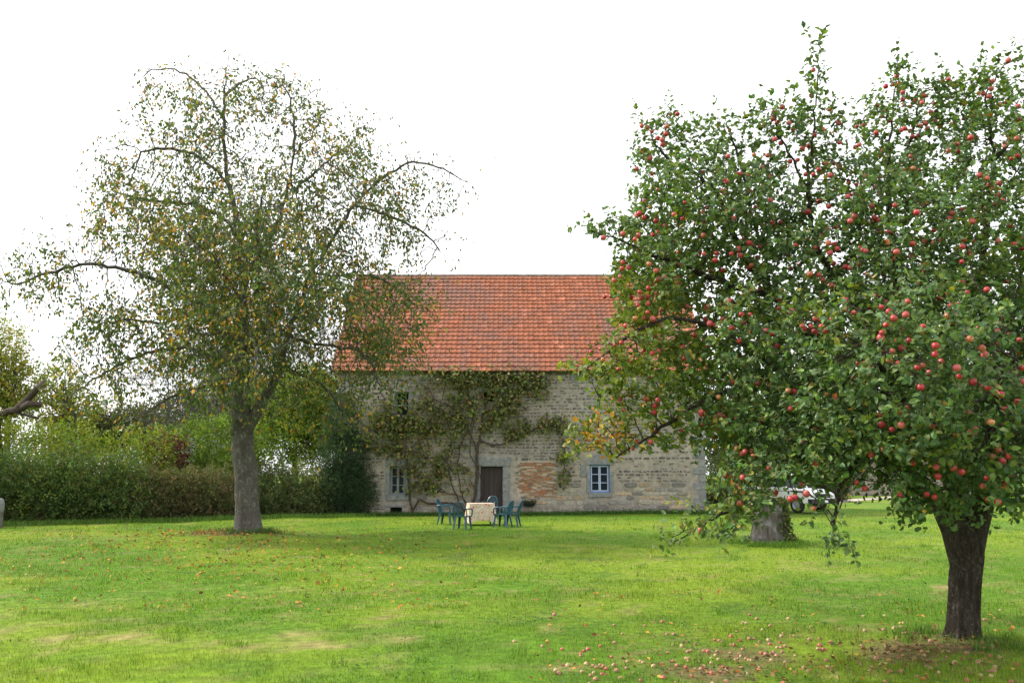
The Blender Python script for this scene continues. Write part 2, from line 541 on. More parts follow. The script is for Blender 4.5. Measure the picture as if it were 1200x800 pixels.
# ================================================================== WORLD, LIGHT, CAMERA
SUN_AZ = math.radians(-77)        # measured from +Y (away from the camera), negative towards the left
SUN_EL = math.radians(43)
w = bpy.data.worlds.new('World'); SC.world = w; w.use_nodes = True
nt = w.node_tree
for n in list(nt.nodes): nt.nodes.remove(n)
wo = nt.nodes.new('ShaderNodeOutputWorld'); bg = nt.nodes.new('ShaderNodeBackground')
sky = nt.nodes.new('ShaderNodeTexSky'); sky.sky_type = 'NISHITA'; sky.sun_disc = False
sky.sun_elevation = SUN_EL; sky.sun_rotation = SUN_AZ
sky.air_density = 1.0; sky.dust_density = 2.5; sky.ozone_density = 1.0
hs = nt.nodes.new('ShaderNodeHueSaturation'); hs.inputs['Saturation'].default_value = .22; hs.inputs['Value'].default_value = 1.0
nt.links.new(sky.outputs[0], hs.inputs['Color'])
veil = nt.nodes.new('ShaderNodeMix'); veil.data_type = 'RGBA'      # thin even cloud veil in front of the blue sky
veil.inputs['Factor'].default_value = .7; veil.inputs['B'].default_value = (8.4, 8.45, 8.6, 1)
nt.links.new(hs.outputs[0], veil.inputs['A']); nt.links.new(veil.outputs['Result'], bg.inputs[0]); bg.inputs[1].default_value = .15
nt.links.new(bg.outputs[0], wo.inputs[0])
sl = bpy.data.lights.new('sun', 'SUN'); sl.energy = 3.2; sl.angle = math.radians(3.0); sl.color = (1.0, .94, .84)
so = bpy.data.objects.new('sun', sl); COL.objects.link(so)
sd = Vector((math.sin(SUN_AZ) * math.cos(SUN_EL), math.cos(SUN_AZ) * math.cos(SUN_EL), math.sin(SUN_EL)))
so.rotation_euler = sd.to_track_quat('Z', 'Y').to_euler()
so.location = sd * 60

cam = bpy.data.cameras.new('camera'); co = bpy.data.objects.new('camera', cam); COL.objects.link(co)
cam.sensor_width = 36; cam.lens = 36 * F / 1200; cam.clip_end = 3000; cam.clip_start = .05
co.location = (0, 0, H); co.rotation_euler = (math.pi / 2 + TH, 0, 0)
SC.camera = co
SC.render.engine = 'CYCLES'
SC.cycles.max_bounces = 6; SC.cycles.diffuse_bounces = 3; SC.cycles.transmission_bounces = 3; SC.cycles.glossy_bounces = 2
SC.cycles.use_denoising = True
SC.view_settings.view_transform = 'Standard'; SC.view_settings.look = 'None'; SC.view_settings.gamma = 1
SC.view_settings.exposure = 0.66

# ================================================================== GROUND
YH = 38.0                                   # distance of the farmhouse front
LT = G(291, 628)                            # old cherry tree
AT = G(1128, 752)                           # apple tree
ST_ = G(901, 641)                           # stump

def height(x, y):
    p = np.stack([x, y], 1)
    fade = np.clip((52 - y) / 12, 0, 1) * np.clip((40 - np.abs(x)) / 10, 0, 1)
    h = ((fbm(p * .16, 5, 3) - .5) * .16 + (fbm(p * .8, 9, 3) - .5) * .05) * fade
    for c, a, s in ((LT, .16, 1.3), (ST_, .10, .75), (AT, .06, .6)):
        h = h + a * np.exp(-((x - c[0]) ** 2 + (y - c[1]) ** 2) / (2 * s * s))
    return h

def hz(x, y):
    return float(height(np.array([x], float), np.array([y], float))[0])

DRY = [(145, 746, .8, .25), (380, 757, .5, .25), (402, 760, .35, .2), (66, 748, .35, .2), (470, 752, .7, .22), 
       (690, 778, .6, .3), (740, 776, .6, .2), (1110, 686, 1.2, .3),
       (520, 728, .8, .2), (300, 730, .6, .2), (340, 744, .5, .15)]
DRYW = [(G(a, b), c * .5, d * .55) for a, b, c, d in DRY]
EARTH = [(G(1060, 768), .6, .25), (G(1120, 762), .5, .25), (G(820, 790), .6, .3), (G(880, 765), .5, .25), (G(262, 629), 1.5, .6), (LT, .8, .6), (AT, .45, .4)]

def ground_masks(x, y):
    p = np.stack([x, y], 1)
    n = fbm(p * 2.6, 21, 4)
    dry = np.zeros(len(x)); earth = np.zeros(len(x))
    for c, a, b in DRYW:
        dry = np.maximum(dry, 1.1 * np.exp(-((x - c[0]) / a) ** 2 - ((y - c[1]) / (b * 2)) ** 2))
    for c, a, b in EARTH:
        earth = np.maximum(earth, 1.1 * np.exp(-((x - c[0]) / a) ** 2 - ((y - c[1]) / (b * 1.6)) ** 2))
    dry = np.clip((dry + (n - .5) * 2.6 - .42) * 1.7, 0, 1)
    dry = np.maximum(dry, np.clip((fbm(p * .5, 33, 3) * .6 + n * .4 - .64) * 4, 0, .3))
    dry = np.maximum(dry, np.clip((fbm(p * 4.2, 37, 3) - .62) * 5, 0, .5) * np.clip((fbm(p * .45, 39, 2) - .35) * 4, 0, 1))
    earth = np.clip((earth + (n - .5) * 1.6 - .40) * 2.2, 0, 1)
    return dry, earth

def lawn_col(x, y):
    p = np.stack([x, y], 1)
    a = fbm(p * .35, 3, 4)[:, None]; b = fbm(p * 1.7, 13, 3)[:, None]
    g1 = np.array([.106, .212, .016]); g2 = np.array([.180, .265, .020]); g3 = np.array([.090, .175, .018])
    t = np.clip((a - .35) * 3.2, 0, 1)
    c = g1 * (1 - t) + g2 * t
    u = np.clip((b - .55) * 4, 0, .8)
    c = c * (1 - u) + g3 * u
    dry, earth = ground_masks(x, y)
    c = c * (1 - .75 * dry[:, None]) + np.array([.32, .25, .11]) * .75 * dry[:, None]
    c = c * (1 - .8 * earth[:, None]) + np.array([.17, .125, .065]) * .8 * earth[:, None]
    return c, dry, earth

def axis(lo, hi, step, far):
    a = list(np.arange(lo, hi + 1e-6, step))
    s = step; q = a[-1]
    while q < far: s *= 1.5; q += s; a.append(q)
    s = step; q = a[0]; pre = []
    while q > -far: s *= 1.5; q -= s; pre.append(q)
    return np.array(pre[::-1] + a)
gx = axis(-24, 26, .22, 900); gy = axis(4, 46, .22, 1200)
X, Y = np.meshgrid(gx, gy)
xf, yf = X.ravel(), Y.ravel()
gc, _, _ = lawn_col(xf, yf)
nx = len(gx); ny = len(gy)
i = (np.arange(ny - 1)[:, None] * nx + np.arange(nx - 1)[None, :])
q = np.stack([i, i + 1, i + nx + 1, i + nx], -1).reshape(-1, 4)
mb = MB(); mb.add(np.stack([xf, yf, height(xf, yf)], 1), q, gc * .8)
struct(mb.build('lawn', M['lawn'], smooth=True))

# gravel drive, far right
mb = MB()
pa = [G(975, 590.5), G(1010, 586.5), G(1060, 583), G(1130, 581), G(1300, 580), G(1500, 580)]
pb = [G(975, 587.0), G(1010, 583.5), G(1060, 580.5), G(1130, 578.5), G(1300, 577.5), G(1500, 577.5)]
v = [(p[0], p[1], .02) for p in pa] + [(p[0], p[1], .02) for p in pb]
mb.add(v, [(k, k + 1, k + 7, k + 6) for k in range(5)])
struct(mb.build('path', M['gravel']))

# grass blades
def blades(x, y, hgt, wid, colr, lean=.45):
    n = len(x)
    z = height(x, y)
    b = np.stack([x, y, z - .004], 1)
    az = rng.random(n) * 2 * math.pi
    sd = np.stack([np.cos(az), np.sin(az), np.zeros(n)], 1)
    la = rng.random(n) * 2 * math.pi; lm = rng.random(n) * lean
    ld = np.stack([np.cos(la) * lm, np.sin(la) * lm, np.ones(n)], 1)
    h = hgt[:, None]; w = wid[:, None]
    m = b + nrm(ld * np.array([.5, .5, 1])) * h * .55
    t = m + nrm(ld * np.array([1.6, 1.6, .9])) * h * .5
    v = np.stack([b - sd * w, b + sd * w, m + sd * w * .8, m - sd * w * .8, t], 1).reshape(-1, 3)
    return v, np.repeat(colr, 5, 0)

def add_blades(mb, *a, **k):
    v, c = blades(*a, **k)
    n = len(v) // 5
    base = np.arange(n)[:, None] * 5
    mb.add(v, base + np.array([[0, 1, 2, 3]]), c)
    # tips share the same vertices: add the triangles by index
    off = mb.n - len(v)
    mb.loops.append(((base + off) + np.array([[3, 2, 4]])).astype(np.int32).ravel())
    mb.tot.append(np.full(n, 3, np.int32)); mb.mi.append(np.zeros(n, np.int32))

mb = MB()
N = 330000
u = rng.random(N)
yy = 5.6 * (44 / 5.6) ** u
xx = (rng.random(N) * 2 - 1) * (.62 * yy * 1.06 + 1.2)
keep = ~((yy > YH - .02) & (xx > -8.4) & (xx < 8.7))
xx, yy = xx[keep], yy[keep]
c, dry, earth = lawn_col(xx, yy)
keep = rng.random(len(xx)) > np.maximum(dry * .55, earth * .8)
xx, yy, c, dry, earth = xx[keep], yy[keep], c[keep], dry[keep], earth[keep]
n = len(xx)
hn = fbm(np.stack([xx, yy], 1) * 1.1, 41, 3)
hh = (.018 + .034 * np.clip((hn - .3) * 2, 0, 1)) * (.6 + .8 * rng.random(n)) * (1 - .45 * dry)
hh *= (yy / 9.0) ** .15
ww = .0021 * (yy / 7.0) ** .75 * (.7 + .6 * rng.random(n))
cc = c * (1 + rng.normal(0, .24, (n, 1))) * np.array([1.12, 1.10, 1.0])
st = rng.random(n) < (.05 + .3 * dry)
cc[st] = np.array([.34, .28, .12]) * (.7 + .5 * rng.random((st.sum(), 1)))
add_blades(mb, xx, yy, hh, ww, np.clip(cc, .005, .8))
# coarser tufts: at wall and hedge feet, round trunks and stump, and scattered over the lawn
def tuft_field(cx, cy, sx, sy, n, h, col):
    x = cx + rng.normal(0, sx, n); y = cy + rng.normal(0, sy, n)
    c = np.array(col) * (1 + rng.normal(0, .2, (n, 1)))
    add_blades(mb, x, y, h * (.5 + rng.random(n)), np.full(n, .0026) * (cy / 7.0) ** .7, np.clip(c, .005, .8), lean=.8)
x = rng.uniform(-8, 8.8, 9000); y = YH - .05 - np.abs(rng.normal(0, .3, 9000))
add_blades(mb, x, y, .12 + .2 * rng.random(9000) * np.exp(-(YH - y) * 2), np.full(9000, .007), np.array([.055, .13, .02]) * (1 + rng.normal(0, .2, (9000, 1))), lean=.8)
for px in np.linspace(-60, 430, 130):
    p = G(px, np.interp(px, [-60, 270, 430], [617, 608, 603]))
    tuft_field(p[0], p[1] - .3, .4, .3, 60, .16, (.11, .20, .035))
for k in range(60):
    a = rng.random() * 6.28; r = .5 + .35 * rng.random()
    tuft_field(ST_[0] + r * math.cos(a), ST_[1] + r * math.sin(a), .12, .12, 40, .11, (.11, .22, .025))
for k in range(26):
    a = rng.random() * 6.28; r = .45 + .5 * rng.random()
    tuft_field(LT[0] + r * math.cos(a), LT[1] + r * math.sin(a), .12, .12, 35, .14, (.07, .13, .03))
for k in range(26):
    a = rng.random() * 6.28; r = .2 + .5 * rng.random()
    tuft_field(AT[0] + r * math.cos(a), AT[1] + r * math.sin(a), .06, .06, 35, .09, (.09, .18, .025))
for k in range(220):
    yv = 6 * (32 / 6.) ** rng.random(); xv = (rng.random() * 2 - 1) * .62 * yv
    tuft_field(xv, yv, .05 * (yv / 8) ** .5, .05 * (yv / 8) ** .5, 24, .06 + .05 * rng.random(), (.10, .20, .02) if rng.random() < .5 else (.15, .26, .03))
go = mb.build('grass', M['grass']); go['kind'] = 'stuff'

# low broad-leaved weeds in the lawn and dead leaves
mb = MB()
n = 30000
yy = 6 * (34 / 6.) ** rng.random(n); xx = (rng.random(n) * 2 - 1) * .63 * yy
k = fbm(np.stack([xx, yy], 1) * .9, 71, 3) > .53
xx, yy = xx[k], yy[k]; n = len(xx)
pos = np.stack([xx, yy, height(xx, yy) + .02], 1)
d = rng.normal(size=(n, 3)); d[:, 2] = np.abs(d[:, 2]) * .35
add_leaves_small(mb, pos, d, .022 * (yy / 7) ** .45 * (.7 + .8 * rng.random(n)), .7, palette(n, [(.07, .16, .03), (.10, .20, .04), (.05, .12, .035)], [1, 1, 1]),
                 np.tile([[0, 0, 1.]], (n, 1)) + rng.normal(0, .3, (n, 3)))
o = mb.build('weeds', M['bush_leaf']); o['kind'] = 'stuff'

mb = MB()
px = np.concatenate([rng.normal(250, 130, 900), rng.uniform(0, 560, 500), rng.normal(262, 30, 260), rng.uniform(620, 1200, 260)])
py = np.concatenate([624 + np.abs(rng.normal(0, 26, 900)), rng.uniform(615, 720, 500), rng.normal(629, 4, 260), rng.uniform(690, 800, 260)])
g = np.array([G(a, b) for a, b in zip(px, py)])
n = len(g); g[:, 2] = height(g[:, 0], g[:, 1]) + .03 + .02 * rng.random(n)
d = rng.normal(size=(n, 3)); d[:, 2] *= .3
add_leaves_small(mb, g, d, (.055 + .03 * rng.random(n)) * np.clip((g[:, 1] / 14) ** .5, .75, 1.3), .6, palette(n, [(.45, .20, .04), (.50, .30, .06), (.22, .10, .04), (.14, .07, .035)], [2, 1.2, 2, 1.2]),
                 np.tile([[0, 0, 1.]], (n, 1)) + rng.normal(0, .5, (n, 3)))
n = 560; px = np.concatenate([rng.normal(1078, 50, 420), rng.normal(850, 70, 140)]); py = np.concatenate([rng.normal(766, 9, 420), rng.normal(785, 10, 140)])
g = np.array([G(a, b) for a, b in zip(px, py)]); g[:, 2] = height(g[:, 0], g[:, 1]) + .012 + .02 * rng.random(n)
d = rng.normal(size=(n, 3)); d[:, 2] *= .35
add_leaves_small(mb, g, d, .04 + .025 * rng.random(n), .6, palette(n, [(.28, .16, .07), (.20, .115, .06), (.34, .22, .11), (.14, .09, .05)], [2, 2, 1, 2]), rng.normal(size=(n, 3)) + np.array([0, 0, 1.]))
o = mb.build('fallen_leaves', M['dead_leaf']); o['kind'] = 'stuff'

# ================================================================== FARMHOUSE
def W(px, py): 
    p = P(px, py, YH); return p[0], p[2]
HX0, HX1 = W(392, 600)[0], W(828, 600)[0]
ZE = W(600, 431)[1]
HALF = 5.3
ZR = P(600, 326, YH + HALF)[2]
house = thing('farmhouse', 'long stone farmhouse with orange-red tiled roof and vine-covered front', 'house', ((HX0 + HX1) / 2, YH, 0))
HO = np.array([(HX0 + HX1) / 2, YH, 0])

def rect(px0, py0, px1, py1):
    a = W(px0, py0); b = W(px1, py1)
    return [a[0], b[1], b[0], a[1]]            # x0 z0 x1 z1
door_r = rect(563, 546, 589, 601); door_r[1] = .05
win_r = rect(691, 544, 715, 577)
winl_r = rect(457, 546, 475, 580)
winu_r = rect(463, 459, 479, 486)
hole_r = rect(567, 459, 580, 470)
vent_r = rect(457, 598, 471, 603); vent_r[1] = .06; vent_r[3] = .30
OPEN = [door_r, win_r, winl_r, winu_r, hole_r, vent_r]

def wall_sheet(mb, x0, x1, z0, z1, openings, to3, reveal, col):
    xs = sorted({x0, x1, *[o[0] for o in openings], *[o[2] for o in openings]})
    zs = sorted({z0, z1, *[o[1] for o in openings], *[o[3] for o in openings]})
    def sub(a):
        r = []
        for p, q_ in zip(a[:-1], a[1:]):
            k = max(1, int((q_ - p) / .5)); r += list(np.linspace(p, q_, k + 1)[:-1])
        return r + [a[-1]]
    xs, zs = sub(xs), sub(zs)
    for a, b in zip(xs[:-1], xs[1:]):
        for c, d in zip(zs[:-1], zs[1:]):
            mx, mz = (a + b) / 2, (c + d) / 2
            if any(o[0] < mx < o[2] and o[1] < mz < o[3] for o in openings): continue
            vv = [to3(a, c, 0), to3(b, c, 0), to3(b, d, 0), to3(a, d, 0)]
            ps = np.array([(a, c), (b, c), (b, d), (a, d)]) 
            mb.add(vv, [(0, 1, 2, 3)], col(ps), 0)
    for o in openings:
        q = [(o[0], o[1]), (o[2], o[1]), (o[2], o[3]), (o[0], o[3])]
        for k in range(4):
            a, b = q[k], q[(k + 1) % 4]
            mb.add([to3(*a, 0), to3(*a, reveal), to3(*b, reveal), to3(*b, 0)], [(0, 1, 2, 3)], (.26, .24, .21), 0)

def mortar_col(ps):
    n = fbm(ps * .7, 51, 4)[:, None]; n2 = fbm(ps * np.array([[.5, 2.2]]), 58, 3)[:, None]
    c = np.array([.325, .283, .245]) * (.7 + .55 * n)
    g = np.clip((n2 - .5) * 3, 0, .6)
    return c * (1 - g) + np.array([.25, .235, .22]) * g

BRICKX = rect(608, 541, 650, 582)
EXCL = []
def expand(o, l, b, r, t): return [o[0] - l, o[1] - b, o[2] + r, o[3] + t]
EXCL.append(expand(door_r, .25, .1, .42, .5)); EXCL.append(expand(win_r, .22, .22, .22, .5))
EXCL.append(expand(winl_r, .2, .25, .2, .35)); EXCL.append(expand(winu_r, .2, .25, .2, .3))
EXCL.append(expand(hole_r, .12, .12, .12, .45)); EXCL.append(expand(vent_r, .1, .0, .1, .15))

def stone_course(mb, x0, x1, z0, z1, to3, excl, quoin0=True, quoin1=True):
    z = z0
    while z < z1 - .06:
        low = z < 1.35
        hgt = rng.uniform(.15, .24) if low else rng.uniform(.10, .165)
        if z + hgt > z1: hgt = z1 - z
        x = x0 + rng.uniform(0, .2)
        gapx = .02 if low else rng.uniform(.03, .075)
        while x < x1 - .08:
            wd = rng.uniform(.22, .7) if low else rng.choice([rng.uniform(.08, .16), rng.uniform(.13, .26), rng.uniform(.22, .40)], p=[.35, .5, .15])
            wd = min(wd, x1 - x - .02)
            if wd < .07: break
            g = .012 if low else .022
            a, b = x + g * .5, x + wd - g * .5
            wav = .10 * (vnoise(np.array([[x * .45, z * .6]]), 3)[0] - .5)
            c, d = z + g + wav, z + hgt - g * rng.uniform(.4, 1.0) + wav
            if not low: 
                c += rng.uniform(.005, .035); d -= rng.uniform(.005, .03)
            x += wd + (0 if low else rng.uniform(0, .05))
            mx, mz = (a + b) / 2, (c + d) / 2
            if d - c < .04 or any(o[0] - .03 < b and a < o[2] + .03 and o[1] < d and c < o[3] for o in excl): continue
            if not low and rng.random() < .06: continue
            # octagon with worn corners
            ch = min(b - a, d - c) * (.30 if low else .40)
            oc = np.array([(a + ch, c), (b - ch, c), (b, c + ch), (b, d - ch), (b - ch, d), (a + ch, d), (a, d - ch), (a, c + ch)])
            oc += rng.normal(0, .011, oc.shape)
            cen = oc.mean(0); inn = cen + (oc - cen) * .82
            pr = rng.uniform(.008, .035)
            st_ = .78 + .45 * fbm(np.array([[mx * .5, mz * .5]]), 27, 3)[0]
            halves = [oc]
            if not low and d - c > .075 and rng.random() < .28:
                zm = rng.uniform(.42, .58)
                halves = [np.stack([oc[:, 0] + rng.normal(0, .01), c + (oc[:, 1] - c) * zm * .88], 1), np.stack([oc[:, 0] + rng.normal(0, .02), c + (d - c) * zm + (oc[:, 1] - c) * (1 - zm)], 1)]
            k = rng.random()
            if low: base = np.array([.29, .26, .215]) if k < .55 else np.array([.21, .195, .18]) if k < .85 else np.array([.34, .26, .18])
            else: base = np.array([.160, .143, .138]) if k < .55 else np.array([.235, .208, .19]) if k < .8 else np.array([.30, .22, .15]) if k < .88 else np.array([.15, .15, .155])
            for oc in halves:
                cen = oc.mean(0); inn = cen + (oc - cen) * .82
                v = [to3(p[0], p[1], .004) for p in oc] + [to3(p[0], p[1], -pr * rng.uniform(.7, 1.2)) for p in inn]
                f = [(q_, (q_ + 1) % 8, 8 + (q_ + 1) % 8, 8 + q_) for q_ in range(8)] + [tuple(range(8, 16))]
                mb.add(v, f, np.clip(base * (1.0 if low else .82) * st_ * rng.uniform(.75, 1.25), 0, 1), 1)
        z += hgt

mbw = MB()
front = lambda x, z, dpt: (x, YH + dpt, z)
wall_sheet(mbw, HX0, HX1, -.3, ZE, OPEN, front, .34, mortar_col)
BX = [BRICKX[0] + .08, BRICKX[1] + .1, BRICKX[2] - .08, BRICKX[3]]
QW = .0
stone_course(mbw, HX0 + .05, HX1 - .05, .0, ZE - .12, front, EXCL + [BX, [HX1 - .62, -1, HX1 + 1, 9], [HX0 - 1, -1, HX0 + .55, 9]])
# gables and back
DEP = HALF * 2
zg = lambda t: ZE + (ZR - ZE) * (1 - abs(t / HALF - 1))
for xg, sgn in ((HX0, -1), (HX1, 1)):
    to3 = (lambda y, z, d, xg=xg, sgn=sgn: (xg - sgn * d, YH + (y if sgn > 0 else DEP - y), z))
    wall_sheet(mbw, 0, DEP, -.3, ZE, [], to3, 0, mortar_col)
    mbw.add([to3(0, ZE, 0), to3(DEP, ZE, 0), to3(HALF, ZR - .05, 0)], [(0, 1, 2)], (.36, .31, .25), 0)
    stone_course(mbw, .05, DEP - .05, 0, ZE - .1, to3, [[-.1, -1, .5, 9]])
    z = ZE - .1
    while z < ZR - .5:
        half = HALF * (1 - (z + .5 - ZE) / (ZR - ZE))
        stone_course(mbw, HALF - half + .1, HALF + half - .1, z, z + .45, to3, [])
        z += .45
mbw.add([(HX0, YH + DEP, -.3), (HX1, YH + DEP, -.3), (HX1, YH + DEP, ZE), (HX0, YH + DEP, ZE)], [(3, 2, 1, 0)], (.36, .31, .25), 0)
wall = mbw.build('wall', [M['mortar'], M['stone']], house, loc=None)
wall.location = -HO

def hpart(mb, name, mats, parent=house, **k):
    """a part of the house given in world coordinates"""
    o = mb.build(name, mats, parent, **k)
    if parent is house: o.location = -HO
    return o

# quoins
def blk(mb, x0, z0, x1, z1, y0, y1, jit=.012, col=(1, 1, 1)):
    v = np.array([(x0, y0, z0), (x1, y0, z0), (x1, y1, z0), (x0, y1, z0), (x0, y0, z1), (x1, y0, z1), (x1, y1, z1), (x0, y1, z1)])
    v[[0, 1, 4, 5], 0] += rng.normal(0, jit, 4); v[[0, 1, 4, 5], 2] += rng.normal(0, jit, 4)
    mb.add(v, [(0, 3, 2, 1), (4, 5, 6, 7), (0, 1, 5, 4), (1, 2, 6, 5), (2, 3, 7, 6), (3, 0, 4, 7)], col)
for xe, s in ((HX1, 1), (HX0, -1)):
    mb = MB(); z = 0; k = 0
    while z < ZE - .3:
        h = rng.uniform(.26, .42); wd = .52 if k % 2 else .30; ln = .30 if k % 2 else .52
        a, b = (xe - wd, xe + .02) if s > 0 else (xe - .02, xe + wd)
        blk(mb, a, z + .01, b, min(z + h - .015, ZE - .12), YH - .03, YH + ln, .006)
        z += h; k += 1
    hpart(mb, 'quoins', M['granite'], bevel=.015)

# brick infill
mb = MB()
bx0, bz0, bx1, bz1 = BRICKX
mb.add([(bx0 - .05, YH - .004, bz0), (bx1 + .05, YH - .004, bz0), (bx1 + .05, YH - .004, bz1 + .03), (bx0 - .05, YH - .004, bz1 + .03)], [(0, 1, 2, 3)], (.43, .37, .30))
z = bz0; r = 0
while z < bz1 - .03:
    e0 = bx0 + rng.uniform(-.15, .12) + (.5 * max(0, .45 - (z - bz0)) if r else .3)
    e1 = bx1 + rng.uniform(-.18, .06) - (.0)
    x = e0 + (r % 2) * .07 - .07
    while x < e1:
        L_ = rng.uniform(.17, .24)
        if rng.random() > .16:
            k = rng.random()
            c = (.33, .145, .085) if k < .45 else (.29, .17, .11) if k < .7 else (.30, .25, .20) if k < .9 else (.40, .21, .12)
            blk(mb, x + .006, z + .006, x + L_ - .006, z + .05, YH - .022 - rng.random() * .008, YH + .01, .004, np.array(c) * rng.uniform(.7, 1.2))
        x += L_
    z += .058; r += 1
o = hpart(mb, 'brick_infill', M['brick']); o['label'] = 'reddish brick infill between door and blue window'

# lintels, jambs and sills
mb = MB(); x0, z0, x1, z1 = door_r
blk(mb, x0 - .42, z1, x1 + .36, z1 + .42, YH - .035, YH + .3); hpart(mb, 'lintel', M['granite'], bevel=.02)
for xa, xb in ((x1, x1 + .32), (x0 - .26, x0)):
    mb = MB(); z = 0
    for h in (.55, .42, .6, .48):
        blk(mb, xa, z + .005, xb, min(z + h, z1) - .008, YH - .03, YH + .3, .006); z += h
        if z >= z1: break
    hpart(mb, 'door_jamb', M['granite'], bevel=.015)
mb = MB(); x0, z0, x1, z1 = win_r                       # segmental lintel over the blue window
ax = np.linspace(x0 - .2, x1 + .2, 9); mid = (x0 + x1) / 2; hw = (x1 - x0) / 2 + .2
top = z1 + .44 - .20 * ((ax - mid) / hw) ** 2 - .12 * np.abs((ax - mid) / hw) ** 4
fr = [(a, YH - .035, z1) for a in ax] + [(a, YH - .035, t) for a, t in zip(ax, top)]
bk = [(a, YH + .3, z1) for a in ax] + [(a, YH + .3, t) for a, t in zip(ax, top)]
f = [(k, k + 1, k + 10, k + 9) for k in range(8)] + [(18 + k + 1, 18 + k, 27 + k, 27 + k + 1) for k in range(8)]
f += [(9 + k, 10 + k, 28 + k, 27 + k) for k in range(8)] + [(k + 1, k, 18 + k, 19 + k) for k in range(8)] + [(0, 9, 27, 18), (17, 8, 26, 35)]
mb.add(fr + bk, f); hpart(mb, 'lintel', M['granite'])
mb = MB(); blk(mb, x0 - .06, z0 - .2, x1 + .06, z0 - .0, YH - .06, YH + .3); hpart(mb, 'sill', M['granite'], bevel=.015)
for xa, za, xb, zb in ((x0 - .16, z0, x0, z1 - .3), (x1, z0, x1 + .16, z1 - .28), (x0 - .42, z1 - .55, x0 - .165, z1 - .02)):
    mb = MB(); blk(mb, xa, za, xb, zb, YH - .03, YH + .3); hpart(mb, 'window_jamb', M['granite'], bevel=.015)
for r_, t_, b_ in ((winl_r, .3, .22), (winu_r, .26, .24), (hole_r, .40, .0), (vent_r, .12, 0)):
    x0, z0, x1, z1 = r_
    mb = MB(); blk(mb, x0 - .2, z1, x1 + .2, z1 + t_, YH - .03, YH + .25); hpart(mb, 'lintel', M['granite'], bevel=.015)
    if b_:
        mb = MB(); blk(mb, x0 - .12, z0 - b_, x1 + .14, z0, YH - .06, YH + .25); hpart(mb, 'sill', M['granite'], bevel=.015)
        mb = MB(); blk(mb, x0 - .2, z0, x0, z1, YH - .02, YH + .25); hpart(mb, 'window_jamb', M['granite'], bevel=.015)
        mb = MB(); blk(mb, x1, z0, x1 + .2, z1, YH - .02, YH + .25); hpart(mb, 'window_jamb', M['granite'], bevel=.015)

# windows and door
def window(r_, fm, cols, rows, label, t=.06, mull=.09, bm=.03, sashm=None):
    x0, z0, x1, z1 = r_; y0 = YH + .13
    mb = MB()
    for a, b, c, d in ((x0, z0, x0 + t, z1), (x1 - t, z0, x1, z1), (x0 + t, z0, x1 - t, z0 + t), (x0 + t, z1 - t, x1 - t, z1)):
        mb.box((a, y0, b), (c, y0 + .08, d))
    w_ = hpart(mb, 'window', fm); w_['label'] = label
    mb = MB(); mb.box((x0 + t, y0 + .05, z0 + t), (x1 - t, y0 + .06, z1 - t))
    mb.build('pane', M['pane'], w_)
    mb = MB(); xm = (x0 + x1) / 2
    sw = .045
    for a, b in ((x0 + t, xm - .004), (xm + .004, x1 - t)):
        for q_ in ((a, z0 + t, a + sw, z1 - t), (b - sw, z0 + t, b, z1 - t), (a + sw, z0 + t, b - sw, z0 + t + sw), (a + sw, z1 - t - sw, b - sw, z1 - t)):
            mb.box((q_[0], y0 - .01, q_[1]), (q_[2], y0 + .045, q_[3]))
        for k in range(1, rows):
            zz = z0 + t + (z1 - z0 - 2 * t) * k / rows
            mb.box((a + sw, y0, zz - bm / 2), (b - sw, y0 + .04, zz + bm / 2))
    mb.build('sash', sashm or fm, w_)
    return w_
window(win_r, M['blue_frame'], 2, 3, 'blue framed casement window with pale glazing bars', sashm=M['pale_paint'])
window(winl_r, M['grey_paint'], 2, 3, 'dim grey framed window behind the vine', sashm=M['grey_paint'])
for r_, nm in ((winu_r, 'window'), (hole_r, 'window'), (vent_r, 'air_vent')):
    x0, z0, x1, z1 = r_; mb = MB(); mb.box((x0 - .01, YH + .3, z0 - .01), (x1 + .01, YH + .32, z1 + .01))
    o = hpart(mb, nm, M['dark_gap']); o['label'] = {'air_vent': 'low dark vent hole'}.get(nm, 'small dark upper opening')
    if r_ is winu_r:
        mb = MB()
        for a, b, c, d in ((x0, z0, x0 + .06, z1), (x1 - .06, z0, x1, z1), (x0 + .06, z1 - .06, x1 - .06, z1), (x0 + .06, (z0 + z1) / 2 - .1, x1 - .06, (z0 + z1) / 2 - .05)):
            mb.box((a, YH + .16, b), (c, YH + .22, d))
        mb.build('window_frame', M['grey_paint'], o)
x0, z0, x1, z1 = door_r
mb = MB()
nb = 5
for k in range(nb):
    a = x0 + (x1 - x0) * k / nb; b = x0 + (x1 - x0) * (k + 1) / nb
    mb.box((a + .004, YH + .16 + .004 * (k % 2), z0), (b - .004, YH + .21, z1))
dr = hpart(mb, 'door', M['door'])
mb = MB(); mb.tube([(x1 - .12, YH + .15, 1.02), (x1 - .12, YH + .11, 1.02), (x1 - .22, YH + .10, 1.02)], .012, 6, cap=True); mb.build('handle', M['black_plastic'], dr)
mb = MB(); mb.box((x0, YH + .0, -.1), (x1, YH + .34, .05)); hpart(mb, 'doorstep', M['granite'])
# round dark stone below the eave, near the apple tree
mb = MB(); cx, cz = W(673, 442); a = np.linspace(0, 2 * math.pi, 13)[:-1]
mb.add([(cx + .17 * math.cos(t), YH - .03, cz + .2 * math.sin(t)) for t in a] + [(cx + .2 * math.cos(t), YH + .02, cz + .24 * math.sin(t)) for t in a],
       [tuple(range(12))] + [(k, 12 + k, 12 + (k + 1) % 12, (k + 1) % 12) for k in range(12)])
hpart(mb, 'plugged_hole', M['granite'])

